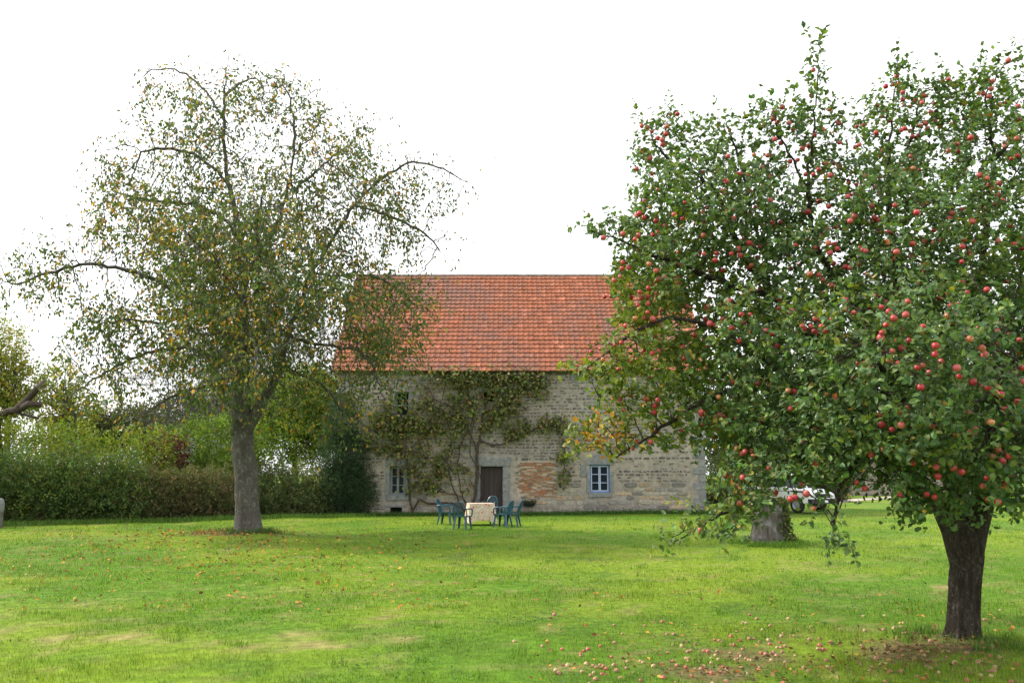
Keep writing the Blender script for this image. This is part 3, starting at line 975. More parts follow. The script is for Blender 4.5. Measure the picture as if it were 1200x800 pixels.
# roof: every tile is real, in one mesh
OV = .42
slope = math.atan2(ZR - ZE, HALF); cs_, sn_ = math.cos(slope), math.sin(slope)
SLEN = HALF / cs_ + OV
def roof_pt(x, s, h, back=False):             # s measured up the slope from the eave edge
    yy_ = -OV * cs_ + s * cs_ - h * sn_; zz_ = ZE + .10 - OV * sn_ + s * sn_ + h * cs_
    return (x, YH + (DEP - yy_ if back else yy_), zz_)
mb = MB()
rows = 24; th_ = SLEN / rows; tw = .235
X0, X1 = HX0 - .32, HX1 + .32
ncol = int((X1 - X0) / tw); tw = (X1 - X0) / ncol
prof = np.array([(0, .022), (.14, .030), (.25, .010), (.5, .009), (.75, .010), (.87, .030), (1.0, .022)])
for back in (False, True):
    R_, C_ = np.meshgrid(np.arange(rows), np.arange(ncol), indexing='ij')
    R_ = R_.ravel(); C_ = C_.ravel(); n = len(R_)
    jx = rng.normal(0, .004, n); js = rng.normal(0, .007, n); jh = np.abs(rng.normal(0, .005, n))
    sag = .07 * (fbm(np.stack([C_ * .04, R_ * .06], 1), 15, 2) - .5)
    verts = []
    for s_off, lift in ((-.01, .046), (1.09, .0)):
        for u_, h_ in prof:
            x = X0 + (C_ + u_ * .998) * tw + jx; s = (R_ + s_off) * th_ + js; h = h_ + lift + jh + sag + .012
            yy_ = -OV * cs_ + s * cs_ - h * sn_; zz_ = ZE + .10 - OV * sn_ + s * sn_ + h * cs_
            verts.append(np.stack([x, YH + (DEP - yy_ if back else yy_), zz_], 1))
    # front lip
    for u_, h_ in prof:
        x = X0 + (C_ + u_ * .998) * tw + jx; s = (R_ - .01) * th_ + js; h = h_ + .046 + jh + sag + .012 - .042
        yy_ = -OV * cs_ + s * cs_ - h * sn_; zz_ = ZE + .10 - OV * sn_ + s * sn_ + h * cs_
        verts.append(np.stack([x, YH + (DEP - yy_ if back else yy_), zz_], 1))
    V_ = np.stack(verts, 1); k = len(prof); nv = V_.shape[1]
    f = np.array([(i, i + 1, k + i + 1, k + i) for i in range(k - 1)] + [(2 * k + i, 2 * k + i + 1, i + 1, i) for i in range(k - 1)])
    if back: f = f[:, ::-1]
    faces = (np.arange(n)[:, None, None] * nv + f[None]).reshape(-1, 4)
    pn = np.stack([C_ * .07, R_ * .16], 1)
    w1 = fbm(pn, 77, 4); w2 = fbm(np.stack([C_ * .5, R_ * .12], 1), 79, 3)
    base = np.array([[.285, .090, .042]]) * (1 + rng.normal(0, .10, (n, 1)))
    alt = np.array([[.36, .125, .07]]); drk = np.array([[.17, .095, .078]])
    k1 = (rng.random(n) < .10)[:, None]; base = np.where(k1, alt * (1 + rng.normal(0, .15, (n, 1))), base)
    t = np.clip((w1 * .6 + w2 * .4 - .5) * 3.0 + .16 + rng.normal(0, .14, n), 0, .85)[:, None]
    c = base * (1 - t) + drk * t
    cv = np.repeat(np.clip(c, .01, .9)[:, None, :], nv, 1)
    cv[:, k:2 * k] = cv[:, k:2 * k] * .55 + np.array([.235, .125, .088]) * .45      # dusty pink weathering on the upper half of each tile
    mb.add(V_.reshape(-1, 3), faces, cv.reshape(-1, 3))
# roof boards under the tiles and closing verges
for back in (False, True):
    q = [roof_pt(X0 + .02, 0.02, -.0, back), roof_pt(X1 - .02, 0.02, -.0, back), roof_pt(X1 - .02, SLEN, -.0, back), roof_pt(X0 + .02, SLEN, -.0, back)]
    q2 = [roof_pt(X0 + .02, 0.02, -.06, back), roof_pt(X1 - .02, 0.02, -.06, back), roof_pt(X1 - .02, SLEN, -.06, back), roof_pt(X0 + .02, SLEN, -.06, back)]
    f = [(0, 1, 2, 3), (7, 6, 5, 4), (0, 4, 5, 1), (1, 5, 6, 2), (3, 7, 4, 0)]
    mb.add(q + q2, f, (.09, .07, .055))
roof = hpart(mb, 'roof', M['tile'])
mb = MB()
x = X0
while x < X1 - .1:
    L_ = .40
    zr = ZE + .10 - OV * sn_ + SLEN * sn_ + .02 + .012 * rng.random()
    a = np.linspace(-.15 * math.pi, 1.15 * math.pi, 8)
    v = []
    for xe, rr in ((x, .125), (min(x + L_ + .03, X1), .11)):
        v += [(xe, YH + HALF + rr * math.cos(t), zr - .02 + rr * math.sin(t) * .9) for t in a]
    mb.add(v, [(i, i + 1, 9 + i, 8 + i) for i in range(7)])
    x += L_
mb.build('ridge_tiles', M['ridge'], roof)
for xk in np.arange(HX0 + .2, HX1, .62):
    mb = MB(); mb.bar(roof_pt(xk, .03, -.125), roof_pt(xk, .95, -.125), .09, .11); hpart(mb, 'rafter', M['timber'])
mb = MB(); mb.box((HX0, YH - .05, ZE - .12), (HX1, YH + .3, ZE - .005)); hpart(mb, 'wall_plate', M['timber'])
for xg in (X0 + .03, X1 - .03):                 # verge boards
    mb = MB()
    for back in (False, True): mb.bar(roof_pt(xg, .03, -.10, back), roof_pt(xg, SLEN - .03, -.10, back), .035, .17)
    hpart(mb, 'bargeboard', M['timber'])

# ------------------------------------------------------------------ climbing vine on the front
vine = thing('climbing_vine', 'gnarled climbing vine spreading over the farmhouse front around the door', 'vine', (*W(553, 600)[:1], YH - .2, 0))
VO = np.array(vine.location)
def wl(pts, off=.10): 
    return [np.array([W(a, b)[0], YH - off - .05 * rng.random(), W(a, b)[1]]) for a, b in pts]
limbs = [wl([(553, 602), (557, 580), (560, 555), (559, 530), (563, 508), (566, 485), (574, 462), (580, 446)]),
         wl([(559, 530), (552, 510), (545, 490), (530, 476), (512, 470)]),
         wl([(566, 485), (590, 474), (608, 462), (626, 452), (640, 445)]),
         wl([(562, 515), (575, 522), (592, 520), (610, 512), (628, 502), (648, 498), (660, 512), (662, 535), (660, 560)]),
         wl([(553, 595), (540, 580), (520, 577), (500, 572), (484, 568)]),
         wl([(550, 602), (540, 575), (536, 545), (540, 520), (552, 500), (556, 480), (548, 460)]), wl([(558, 600), (566, 575), (561, 550), (550, 530), (553, 505), (560, 470), (556, 450)]), wl([(546, 602), (530, 570), (524, 540), (530, 515), (524, 490)]),
         wl([(554, 590), (545, 560), (541, 535), (546, 515)]), wl([(556, 575), (548, 550), (536, 540), (528, 520)]),
         wl([(548, 600), (530, 588), (505, 590), (485, 583)]),
         wl([(484, 604), (481, 580), (478, 555), (477, 530), (474, 505), (470, 480)]),
         wl([(477, 530), (492, 515), (505, 505)]), wl([(574, 462), (600, 445), (616, 436)])]
att = []
for (a, b, rx, ry, n) in ((580, 455, 38, 20, 200), (545, 468, 30, 28, 170), (620, 448, 26, 22, 110), (500, 482, 28, 24, 130), (470, 500, 18, 22, 110), (485, 535, 18, 20, 60),
                          (645, 497, 22, 12, 60), (661, 540, 7, 32, 70), (540, 520, 22, 30, 60), (530, 560, 30, 25, 35), (500, 575, 30, 12, 30), (560, 432, 20, 6, 30), (632, 440, 10, 14, 40), (450, 488, 18, 18, 40), (540, 560, 14, 40, 60), (556, 500, 14, 30, 60), (512, 450, 20, 16, 60), (600, 440, 30, 10, 80), (528, 438, 8, 14, 40), (520, 500, 26, 16, 80), (446, 510, 22, 22, 90), (470, 535, 16, 18, 50), (520, 460, 34, 18, 110), (590, 490, 26, 14, 60), (505, 545, 26, 24, 60)):
    t = rng.random(n) * 6.28; r = np.sqrt(rng.random(n))
    for i in range(n):
        x, z = W(a + rx * r[i] * math.cos(t[i]), b + ry * r[i] * math.sin(t[i]))
        if z < ZE - .05 and not (winu_r[0] - .1 < x < winu_r[2] + .1 and winu_r[1] - .1 < z < winu_r[3] + .1): att.append((x, YH - .08 - .22 * rng.random(), z))
pos, par = colonize(limbs, att, .13, 1.6, .2, 80, jitter=.2)
rad, hasch, lc = radii(par, .008, .085)
mb = MB(); wood(mb, pos - VO, par, rad, None)
mb.build('stem', M['twig_dark'], vine)
thin = np.where((lc <= 3) & (pos[:, 2] > 1.0))[0]
pr = project(pos[thin]); dens = np.where(pr[:, 1] < 508, np.clip((fbm(pos[thin] * 1.3, 19, 2) - .26) * 4, .2, 1), np.where(pr[:, 0] > 648, .9, np.where(pr[:, 0] < 530, .5, .34)))
thin = thin[rng.random(len(thin)) < dens]
k = 12
pp = np.repeat(pos[thin], k, 0) + rng.normal(0, .15, (len(thin) * k, 3)); pp[:, 1] = np.minimum(pp[:, 1], YH - .05)
inw = (pp[:, 0] > winu_r[0]) & (pp[:, 0] < winu_r[2]) & (pp[:, 2] > winu_r[1]) & (pp[:, 2] < winu_r[3]); pp = pp[~inw | (rng.random(len(pp)) < .1)]
d = rng.normal(size=pp.shape); d[:, 2] = -np.abs(d[:, 2]) - .3; d[:, 1] = -np.abs(d[:, 1])
right = (project(pp)[:, 0] > 610)[:, None]
c = palette(len(pp), [(.11, .15, .045), (.18, .22, .055), (.19, .16, .06), (.28, .24, .07), (.085, .095, .045), (.20, .11, .06)], [3, 3, 1.8, 1.3, 1, .6])
mb = MB(); add_leaves_small(mb, pp - VO, d, .11 + .08 * rng.random(len(pp)), .85, c)
mb.build('foliage', M['bush_leaf'], vine)

# wall planter with a small plant, right of the door
cx, cz = W(620, 590)
wp = thing('wall_planter', 'small dark trough planter hanging on wall under the brick patch', 'planter', (cx, YH - .03, cz - .1))
mb = MB(); mb.add([(-.3, -.22, .14), (.3, -.22, .14), (.3, 0, .14), (-.3, 0, .14), (-.2, -.15, 0), (.2, -.15, 0), (.2, 0, 0), (-.2, 0, 0)],
                  [(4, 7, 6, 5), (0, 1, 2, 3), (4, 5, 1, 0), (5, 6, 2, 1), (6, 7, 3, 2), (7, 4, 0, 3)])
mb.build('trough', M['black_plastic'], wp, bevel=.01)
mb = MB(); n = 130; pp = np.stack([rng.uniform(-.3, .3, n), rng.uniform(-.25, 0, n), .14 + .08 * rng.random(n)], 1)
d = rng.normal(size=(n, 3)); d[:, 2] = np.abs(d[:, 2])
add_leaves_small(mb, pp, d, .10, .5, palette(n, [(.05, .09, .03), (.09, .08, .04)], [1, 1])); mb.build('foliage', M['bush_leaf'], wp)

# ================================================================== TABLE AND CHAIRS
def chair_parts(root):
    m = M['chair_plastic']
    mb = MB()                                       # seat: a dished shell, front at +X
    nx_, ny_ = 7, 7; v = []
    for i in range(nx_):
        for j in range(ny_):
            u = i / (nx_ - 1); t = j / (ny_ - 1) * 2 - 1
            wd = .215 + .03 * u
            v.append((-.20 + .43 * u, t * wd, .415 + .018 * u + .018 * t * t - .02 * math.sin(u * math.pi) - (.04 * max(0, u - .85) / .15)))
    f = [(i * ny_ + j, (i + 1) * ny_ + j, (i + 1) * ny_ + j + 1, i * ny_ + j + 1) for i in range(nx_ - 1) for j in range(ny_ - 1)]
    mb.add(v, f)
    o = mb.build('seat', m, root, smooth=True); s = o.modifiers.new('thick', 'SOLIDIFY'); s.thickness = .018
    for sx, sy in ((1, 1), (1, -1), (-1, 1), (-1, -1)):
        mb = MB()
        a = (.20 * sx, .20 * sy, .41); b = ((.245 if sx > 0 else -.27), .235 * sy, 0)
        dx, dy = -sx, -sy
        va = []
        for p, wd in ((a, .075), (b, .045)):
            va += [(p[0], p[1], p[2]), (p[0] + dx * wd, p[1], p[2]), (p[0] + dx * wd, p[1] + dy * .014, p[2]), (p[0] + dx * .014, p[1] + dy * .014, p[2]),
                   (p[0] + dx * .014, p[1] + dy * wd, p[2]), (p[0], p[1] + dy * wd, p[2])]
        fs = [(k, (k + 1) % 6, 6 + (k + 1) % 6, 6 + k) for k in range(6)] + [(0, 1, 2, 3, 4, 5), (11, 10, 9, 8, 7, 6)]
        mb.add(va, fs); mb.build('leg', m, root)
    # arched back with slats
    mb = MB()
    arch = []
    for t in np.linspace(-1, 1, 15):
        y = .225 * math.copysign(min(1, abs(t) * 1.25) ** .8, t); up = 1 - max(0, (abs(t) - .1) / .9) ** 2.4
        z = .42 + .44 * up; arch.append((-.20 - .13 * (z - .42) / .44 - .03 * (1 - (y / .225) ** 2), y, z))
    mb.tube(arch, .019, 6, cap=True)
    for y in (-.13, -.087, -.043, 0, .043, .087, .13):
        bow = -.03 * (1 - (y / .225) ** 2); zt = .84 - .9 * y * y * 2.2
        mb.bar((-.20 + bow * .5, y * .8, .42), (-.20 - .13 * (zt - .42) / .44 + bow, y, zt), .024, .010)
    mb.build('backrest', m, root)
    for s in (1, -1):
        mb = MB()
        mb.tube([(-.265, .235 * s, .64), (-.15, .262 * s, .655), (.05, .268 * s, .65), (.16, .262 * s, .635), (.205, .25 * s, .58), (.215, .235 * s, .42)], [.02, .024, .026, .026, .024, .02], 6, cap=True)
        mb.build('armrest', m, root)
TB = G(563, 615)
tc = np.array([TB[0], TB[1], 0])
CH = [((523, 615), math.radians(-15), 'green-blue plastic garden chair at the left end of the cloth-covered table'),
      ((542, 620), math.radians(72), 'green-blue plastic garden chair with its slatted back turned to the viewer'),
      ((574, 608), math.radians(-110), 'green-blue plastic garden chair behind the table, between cloth and door'),
      ((589, 618), math.radians(155), 'green-blue plastic garden chair against the right edge of the cloth, before the outermost one'),
      ((600, 617), math.radians(168), 'green-blue plastic garden chair furthest to the right, standing apart from the table')]
ch0 = None
for (pp_, rz, lab) in CH:
    p = G(*pp_)
    z = hz(p[0], p[1]) + .005
    if ch0 is None:
        ch0 = c_ = thing('garden_chair', lab, 'chair', (p[0], p[1], z), rz, 'garden chairs around the table'); chair_parts(c_)
    else:
        c_ = ch0.copy(); COL.objects.link(c_); c_['label'] = lab; c_.location = (p[0], p[1], z); c_.rotation_euler = (0, 0, rz)
        for k_ in list(ch0.children):
            d_ = k_.copy(); COL.objects.link(d_); d_.parent = c_
tz = hz(TB[0], TB[1])
tab = thing('garden_table', 'garden table hidden under the floral cloth, set among plastic chairs', 'table', (TB[0], TB[1], tz), math.radians(10))
TX, TY = .43, .40
mb = MB(); mb.box((-TX, -TY, .70), (TX, TY, .73)); mb.build('tabletop', M['chair_plastic'], tab, bevel=.008)
for sx in (-1, 1):
    for sy in (-1, 1):
        mb = MB(); mb.tube([(sx * (TX - .08), sy * (TY - .08), .70), (sx * (TX - .03), sy * (TY - .03), 0)], [.03, .022], 8, cap=True); mb.build('leg', M['chair_plastic'], tab)
# draped cloth
def cloth():
    mb = MB(); n = 72; rings = []
    per = []
    L1, L2 = 2 * TX, 2 * TY; tot = 2 * (L1 + L2)
    for k in range(n):
        s = tot * k / n
        if s < L1: q_ = (-TX + s, -TY); nn = (0, -1)
        elif s < L1 + L2: q_ = (TX, -TY + s - L1); nn = (1, 0)
        elif s < 2 * L1 + L2: q_ = (TX - (s - L1 - L2), TY); nn = (0, 1)
        else: q_ = (-TX, TY - (s - 2 * L1 - L2)); nn = (-1, 0)
        per.append((q_, nn, s))
    vs = []
    levels = [(0, .008), (.03, .012), (.12, .02), (.28, .04), (.44, .055), (.57, .065)]
    for li, (dz, o) in enumerate(levels):
        for k, (q_, nn, s) in enumerate(per):
            cr = min(abs(abs(q_[0]) - TX) + abs(abs(q_[1]) - TY), .4)
            corner = max(0, 1 - cr / .22)
            wv = math.sin(s * 19 + math.sin(s * 7)) * .022 * (dz / .5)
            drop = dz * (1.0 + .18 * corner)
            dirv = np.array([q_[0], q_[1]]) / np.linalg.norm(q_)
            off = np.array(nn) * (1 - corner * .5) + dirv * corner * .5
            p = np.array(q_) + off * (o + wv + corner * dz * .10)
            vs.append((p[0], p[1], .738 - drop))
    f = []
    for li in range(len(levels) - 1):
        for k in range(n):
            f.append((li * n + k, (li + 1) * n + k, (li + 1) * n + (k + 1) % n, li * n + (k + 1) % n))
    f.append(tuple(range(n)))
    mb.add(vs, f)
    return mb
cl = cloth().build('tablecloth', M['cloth'], smooth=False)
cl.location = tab.location; cl.rotation_euler = tab.rotation_euler
tag(cl, 'pale floral tablecloth draped over the garden table', 'tablecloth')

# ================================================================== PLANTS AROUND
def bush(name, label, cat, blobs, nl, size, cols, wts, base, stems=6, mat='bush_leaf', wr=.55, shell=.45, rough=.48, up=.2, group=None, seed=1, stemr=.03, stemmat='stem', trunk=None):
    """blobs: (centre, radii) in world coordinates"""
    t = thing(name, label, cat, base, 0, group); B = np.array(base, float)
    vol = np.array([b[1][0] * b[1][1] * b[1][2] for b in blobs]) ** .7; vol /= vol.sum()
    mb = MB(); wd = MB()
    if trunk is not None:
        wd.tube(np.array(trunk[0]) - B, trunk[1], 10)
    for (c, r), w_ in zip(blobs, vol):
        n = max(20, int(nl * w_))
        # sprays: clusters of leaves along short shoots, denser outside
        ns = max(6, n // 9)
        d = nrm(rng.normal(size=(ns, 3))); u = (shell + (1 - shell) * rng.random((ns, 1)) ** .6)
        lump = (1 + rough * 2 * (fbm(d * 2.2 + np.array(c) * .37, seed, 3)[:, None] - .5))
        s = np.array(c) + d * u * np.array(r) * lump
        s[:, 2] = np.maximum(s[:, 2], .03)
        k = 9
        sd_ = nrm(d * .8 + np.array([0, 0, up]) + rng.normal(0, .5, d.shape))
        tt = np.tile(np.linspace(0, 1, k), ns)[:, None]
        pp = np.repeat(s, k, 0) + np.repeat(sd_, k, 0) * tt * size * 3.6 + rng.normal(0, size * .35, (ns * k, 3))
        ld = np.repeat(sd_, k, 0) * .7 + rng.normal(0, .7, (ns * k, 3))
        cl_ = np.repeat(palette(ns, cols, wts, .12), k, 0) * (1 + rng.normal(0, .14, (ns * k, 1)))
        pp[:, 2] = np.maximum(pp[:, 2], .02)
        add_leaves_small(mb, pp - B, ld, size * (.7 + .6 * rng.random(ns * k)), wr, np.clip(cl_, .004, .9))
        for q_ in range(stems):
            e = np.array(c) + nrm(rng.normal(size=3)) * np.array(r) * rng.uniform(.5, .95)
            b0 = np.array([c[0] + rng.normal(0, r[0] * .25), c[1] + rng.normal(0, r[1] * .25), 0.0])
            if trunk is not None: b0 = np.array(trunk[0][-1])
            m_ = (b0 + e) / 2 + rng.normal(0, .12, 3) * np.array(r)
            wd.tube(np.array([b0, .5 * (b0 + m_) + np.array([0, 0, .1]), m_, .5 * (m_ + e), e]) - B, np.linspace(stemr, stemr * .25, 5), 5)
    mb.build('foliage' if trunk is None else 'crown', M[mat], t)
    if wd.n: wd.build('stem' if trunk is None else 'trunk', M[stemmat], t)
    return t

DG = [(.075, .130, .040), (.105, .165, .045), (.135, .190, .052), (.24, .26, .055), (.14, .12, .06)]
YG = [(.19, .25, .03), (.25, .29, .035), (.14, .20, .03), (.32, .28, .035)]
def hp(px, py, d): return P(px, py, d)
# left hedge
def row(px0, px1, pyb0, pyb1, top0, top1, n, depth, zj=.18):
    bl = []
    for k in range(n):
        t = (k + .5) / n
        px = px0 + (px1 - px0) * t; g = G(px, pyb0 + (pyb1 - pyb0) * t)
        y = g[1] + depth; c = P(px, pyb0, y)[0]
        top = P(px, top0 + (top1 - top0) * t, y)[2] * (1 + rng.normal(0, zj * .3))
        wx = abs(P(px1, 600, y)[0] - P(px0, 600, y)[0]) / n * .78
        bl.append(((c, y, top * .48), (wx, depth * .95, top * .52)))
        bl.append(((c + rng.normal(0, .2), y - .2, top * .28), (wx, depth * .9, top * .30)))
    return bl
g0 = G(60, 614); bush('hedge', 'tall dark green hedge at the far left edge of the lawn', 'hedge', row(-70, 158, 617, 611, 522, 530, 7, 1.0), 62000, .095, DG, [3, 3, 2, .8, .5], (g0[0], g0[1] + 1, 0), seed=11)
g0 = G(215, 609); bush('hedge', 'brownish thinner hedge between the dark hedge and the cherry trunk', 'hedge', row(152, 285, 611, 607, 546, 556, 5, .8), 40000, .085,
     [(.125, .125, .052), (.17, .135, .068), (.105, .15, .05), (.22, .17, .09)], [2, 2, 2, 1], (g0[0], g0[1] + .8, 0), stems=14, seed=12)
g0 = G(345, 604); bush('hedge', 'dusty green clipped hedge between the cherry trunk and the dark yew', 'hedge', row(290, 402, 605, 603, 540, 552, 5, .9), 46000, .08,
     [(.13, .17, .068), (.175, .205, .08), (.10, .15, .058), (.22, .22, .075)], [3, 2, 2, 1], (g0[0], g0[1] + .9, 0), seed=13)
# yew at the house corner
c0 = G(405, 602.5); y_ = c0[1] - .0
def at(px, py, d): return tuple(P(px, py, d))
bush('yew_shrub', 'dark conical evergreen shrub against the left corner of the farmhouse', 'shrub',
     [((P(405, 600, y_)[0], y_, 1.2), (1.15, .9, 1.25)), ((P(402, 600, y_)[0], y_, 2.5), (1.1, .85, 1.4)), ((P(398, 600, y_)[0], y_, 3.9), (.75, .7, 1.3)), ((P(422, 600, y_)[0], y_ - .1, .9), (.7, .6, .9))],
     60000, .075, [(.040, .078, .032), (.056, .098, .04), (.046, .085, .048)], [1, 1, 1], (c0[0], y_, 0), wr=.4, up=.0, seed=14)
# bright foliage behind hedges
bush('hazel_bush', 'bright yellow-green bush rising over the dark left hedge', 'bush', row(-60, 190, 612, 608, 490, 508, 8, 1.3), 46000, .11, YG, [3, 2, 3, .6], (*G(40, 609)[:2], 0), shell=.55, up=.9, seed=15)
bush('hazel_bush', 'light green bush showing between hedge top and cherry trunk', 'bush', [((*P(238, 600, 38)[:2], 2.2), (2.2, 1.3, 2.0)), ((*P(262, 600, 37)[:2], 2.4), (1.4, 1.2, 1.8))], 18000, .12, [(.13, .21, .03), (.17, .25, .03), (.10, .15, .025)], [1, 1, 1], (*P(240, 600, 38)[:2], 0), shell=.5, up=.5, seed=16)
bush('smoke_bush', 'dark red leaved bush behind the brownish hedge', 'bush', [((*P(192, 600, 36)[:2], 2.5), (.75, .6, .85)), ((*P(186, 600, 36)[:2], 1.3), (.7, .6, 1.1))], 5000, .10, [(.12, .025, .03), (.17, .04, .04), (.08, .03, .03)], [1, 1, 1], (*P(190, 600, 36)[:2], 0), seed=17)

def tree(label, px, d, top_py, crown, nl, size, cols, wts, trunk_r=.18, name='background_tree', shell=.35, group='trees beyond the hedge'):
    x, y, _ = P(px, 560, d)
    bl = []
    for (a, b, rx, ry) in crown:
        c = P(a, b, d); s = d / F * 1.02
        bl.append(((c[0], y + rng.normal(0, rx * s * .3), c[2]), (rx * s, max(rx, ry) * s * .9, ry * s)))
    zt = min(b[0][2] for b in bl)
    tr = np.array([(x, y, -.1), (x + .05, y, zt * .4), (x - .05, y, zt * .8), (x, y, zt)])
    return bush(name, label, 'tree', bl, nl, size, cols, wts, (x, y, 0), stems=12, shell=shell, rough=.45, trunk=(tr, np.array([trunk_r * 1.3, trunk_r, trunk_r * .8, trunk_r * .6])), stemr=.06, stemmat='bark_grey', seed=int(px) + 31, group=group)

YA = [(.26, .28, .05), (.34, .28, .05), (.18, .23, .04), (.40, .30, .06)]
tree('pale yellow-green tree at the far left edge above the hedge', 5, 46, 370, [(0, 410, 34, 42), (-20, 440, 50, 50), (18, 450, 26, 30), (8, 480, 30, 30)], 15000, .16, YA, [3, 2, 3, 1])
tree('small yellowing tree just right of the lopped trunk', 76, 48, 430, [(72, 450, 22, 22), (60, 480, 24, 24), (84, 485, 26, 22)], 6000, .16, YA, [3, 2, 3, 1], .12)
tree('olive coloured tree above the middle of the hedge', 130, 52, 480, [(110, 510, 34, 26), (150, 505, 34, 24), (80, 515, 30, 25)], 14000, .18, [(.08, .095, .035), (.11, .10, .04), (.07, .085, .045)], [1, 1, 1])
tree('dark green tree behind the brownish hedge', 205, 56, 460, [(170, 500, 34, 26), (210, 492, 36, 30), (250, 490, 36, 30), (230, 520, 60, 24)], 18000, .2, [(.055, .08, .03), (.08, .10, .035), (.10, .085, .04)], [2, 2, 1])
tree('bright lime-green tree between cherry trunk and yew', 345, 46, 430, [(330, 480, 34, 34), (365, 470, 34, 36), (350, 515, 50, 26), (385, 500, 24, 34)], 26000, .15, [(.15, .23, .03), (.21, .27, .035), (.12, .18, .025)], [2, 2, 2])
tree('tall mid-green tree behind the lime-green tree', 300, 62, 440, [(300, 480, 40, 34), (270, 500, 40, 30), (380, 470, 30, 30)], 14000, .2, [(.08, .13, .03), (.10, .15, .03)], [1, 1])

# lopped tree at the left edge
lb = P(-8, 560, 33); lop = thing('lopped_tree', 'dark pollarded tree with sawn-off limbs rising behind the left hedge', 'tree', (lb[0], lb[1], 0))
LB = np.array([lb[0], lb[1], 0])
mb = MB()
tr = [np.array([lb[0], lb[1], -.1]), P(-6, 540, 33), P(-8, 500, 33), P(-4, 484, 33)]
mb.tube(np.array(tr) - LB, [.36, .3, .27, .22], 12)
for pl, r0 in (([(-4, 490), (10, 482), (22, 480), (34, 473), (48, 474)], .16), ([(18, 481), (32, 468), (44, 455), (51, 448)], .15), ([(-6, 495), (-20, 470), (-30, 440)], .16), ([(14, 482), (30, 486), (45, 490)], .06)):
    pts = [P(a, b, 33 + rng.normal(0, .15)) - LB for a, b in pl]
    mb.tube(pts, np.linspace(r0, r0 * .72, len(pts)), 9, cap=True)
mb.build('trunk', M['twig_dark'], lop)
n = 160; pp = np.array([P(a, b, 33) for a, b in zip(rng.normal(0, 14, n), rng.normal(505, 12, n))]) - LB
mb = MB(); add_leaves_small(mb, pp, rng.normal(size=(n, 3)), .11, .6, palette(n, YG, [1, 1, 1, 1])); mb.build('crown', M['bush_leaf'], lop)

# slate-roofed outbuilding glimpsed behind the hedge
sp = P(238, 560, 50)
shed = thing('outbuilding', 'grey slate-roofed outbuilding glimpsed above the brownish hedge', 'building', (sp[0], sp[1], 0))
zt = P(238, 506, 50)[2]; ze = P(238, 530, 50)[2]
mb = MB(); mb.box((-1.6, -.0, 0), (1.6, 4, ze), (.32, .29, .24)); mb.build('wall', M['mortar'], shed)
mb = MB(); mb.add([(-1.8, -.25, ze - .1), (1.8, -.25, ze - .1), (1.8, 2, zt), (-1.8, 2, zt), (-1.8, 4.25, ze - .1), (1.8, 4.25, ze - .1)], [(0, 1, 2, 3), (3, 2, 5, 4)])
o = mb.build('roof', M['slate'], shed); s = o.modifiers.new('t', 'SOLIDIFY'); s.thickness = .1

# pale post at the left edge, in front of the hedge
gp = G(-3, 618); gpt = thing('gate_post', 'short grey wooden post in front of the hedge at the left edge', 'post', (gp[0], gp[1], 0))
mb = MB(); mb.tube([(0, 0, -.1), (0, 0, .55)], [.15, .14], 10, cap=True); mb.build('post', M['stump'], gpt)
mb = MB(); mb.lathe([(0.001, .96), (.07, .95), (.12, .90), (.15, .78), (.155, .62), (.135, .50)], 14); mb.build('cap', M['granite'], gpt, smooth=True)

# right-hand background
bp = P(1090, 580, 70)
barn = thing('stone_barn', 'grey rubble barn wall seen under the apple branches beyond the drive', 'building', (bp[0], bp[1], 0))
bw = (P(1200, 580, 70)[0] - P(984, 580, 70)[0])
mb = MB()
to3 = lambda x, z, d: (x, d, z)
wall_sheet(mb, -bw / 2, bw / 2, -.2, 3.0, [], to3, 0, mortar_col)
stone_course(mb, -bw / 2, bw / 2, 0, 2.9, to3, [])
mb.box((-bw / 2, .02, -.2), (bw / 2, 6, 3.0), (.33, .29, .24)); mb.build('wall', [M['mortar'], M['stone']], barn)
mb = MB(); mb.add([(-bw / 2 - .3, -.3, 2.9), (bw / 2 + .3, -.3, 2.9), (bw / 2 + .3, 3, 5.4), (-bw / 2 - .3, 3, 5.4), (-bw / 2 - .3, 6.3, 2.9), (bw / 2 + .3, 6.3, 2.9)], [(0, 1, 2, 3), (3, 2, 5, 4)])
o = mb.build('roof', M['slate'], barn); s = o.modifiers.new('t', 'SOLIDIFY'); s.thickness = .12
DGB = [(.05, .075, .025), (.07, .10, .03), (.045, .06, .022)]
bush('laurel_bush', 'rounded dark green bush behind the stump, beside the white car', 'bush', [((*P(882, 590, 50)[:2], 1.1), (1.3, 1.0, 1.3)), ((*P(862, 590, 51)[:2], 1.6), (1.3, 1.0, 1.7))], 16000, .11, [(.07, .10, .04), (.09, .12, .045), (.05, .07, .03)], [1, 1, 1], (*P(875, 590, 50)[:2], 0), seed=22)
bush('hedge', 'dark hedge running behind the white car on the far side of the lawn', 'hedge', row(826, 985, 590, 588, 560, 556, 6, 1.0), 30000, .15, DGB, [1, 1, 1], (*P(905, 590, 52)[:2], 0), seed=23)
tree('tall dark tree beyond the farmhouse gable, behind apple branches', 850, 66, 480, [(845, 520, 32, 40), (875, 530, 30, 34), (848, 462, 26, 40)], 15000, .24, DGB, [1, 1, 1], group='trees beyond the house')
tree('broad dark tree behind the white car', 930, 74, 470, [(905, 520, 40, 36), (950, 515, 40, 38)], 11000, .26, DGB, [1, 1, 1], group='trees beyond the house')
tree('light green tree overhanging the stone barn', 1010, 84, 520, [(1000, 525, 36, 30), (1030, 520, 36, 34)], 9000, .28, YG, [2, 1, 3, .2], group='trees beyond the house')
tree('dark tree behind the apple trunk in the distance', 1120, 84, 480, [(1090, 520, 50, 40), (1150, 520, 50, 40)], 12000, .28, DGB, [1, 1, 1], group='trees beyond the house')
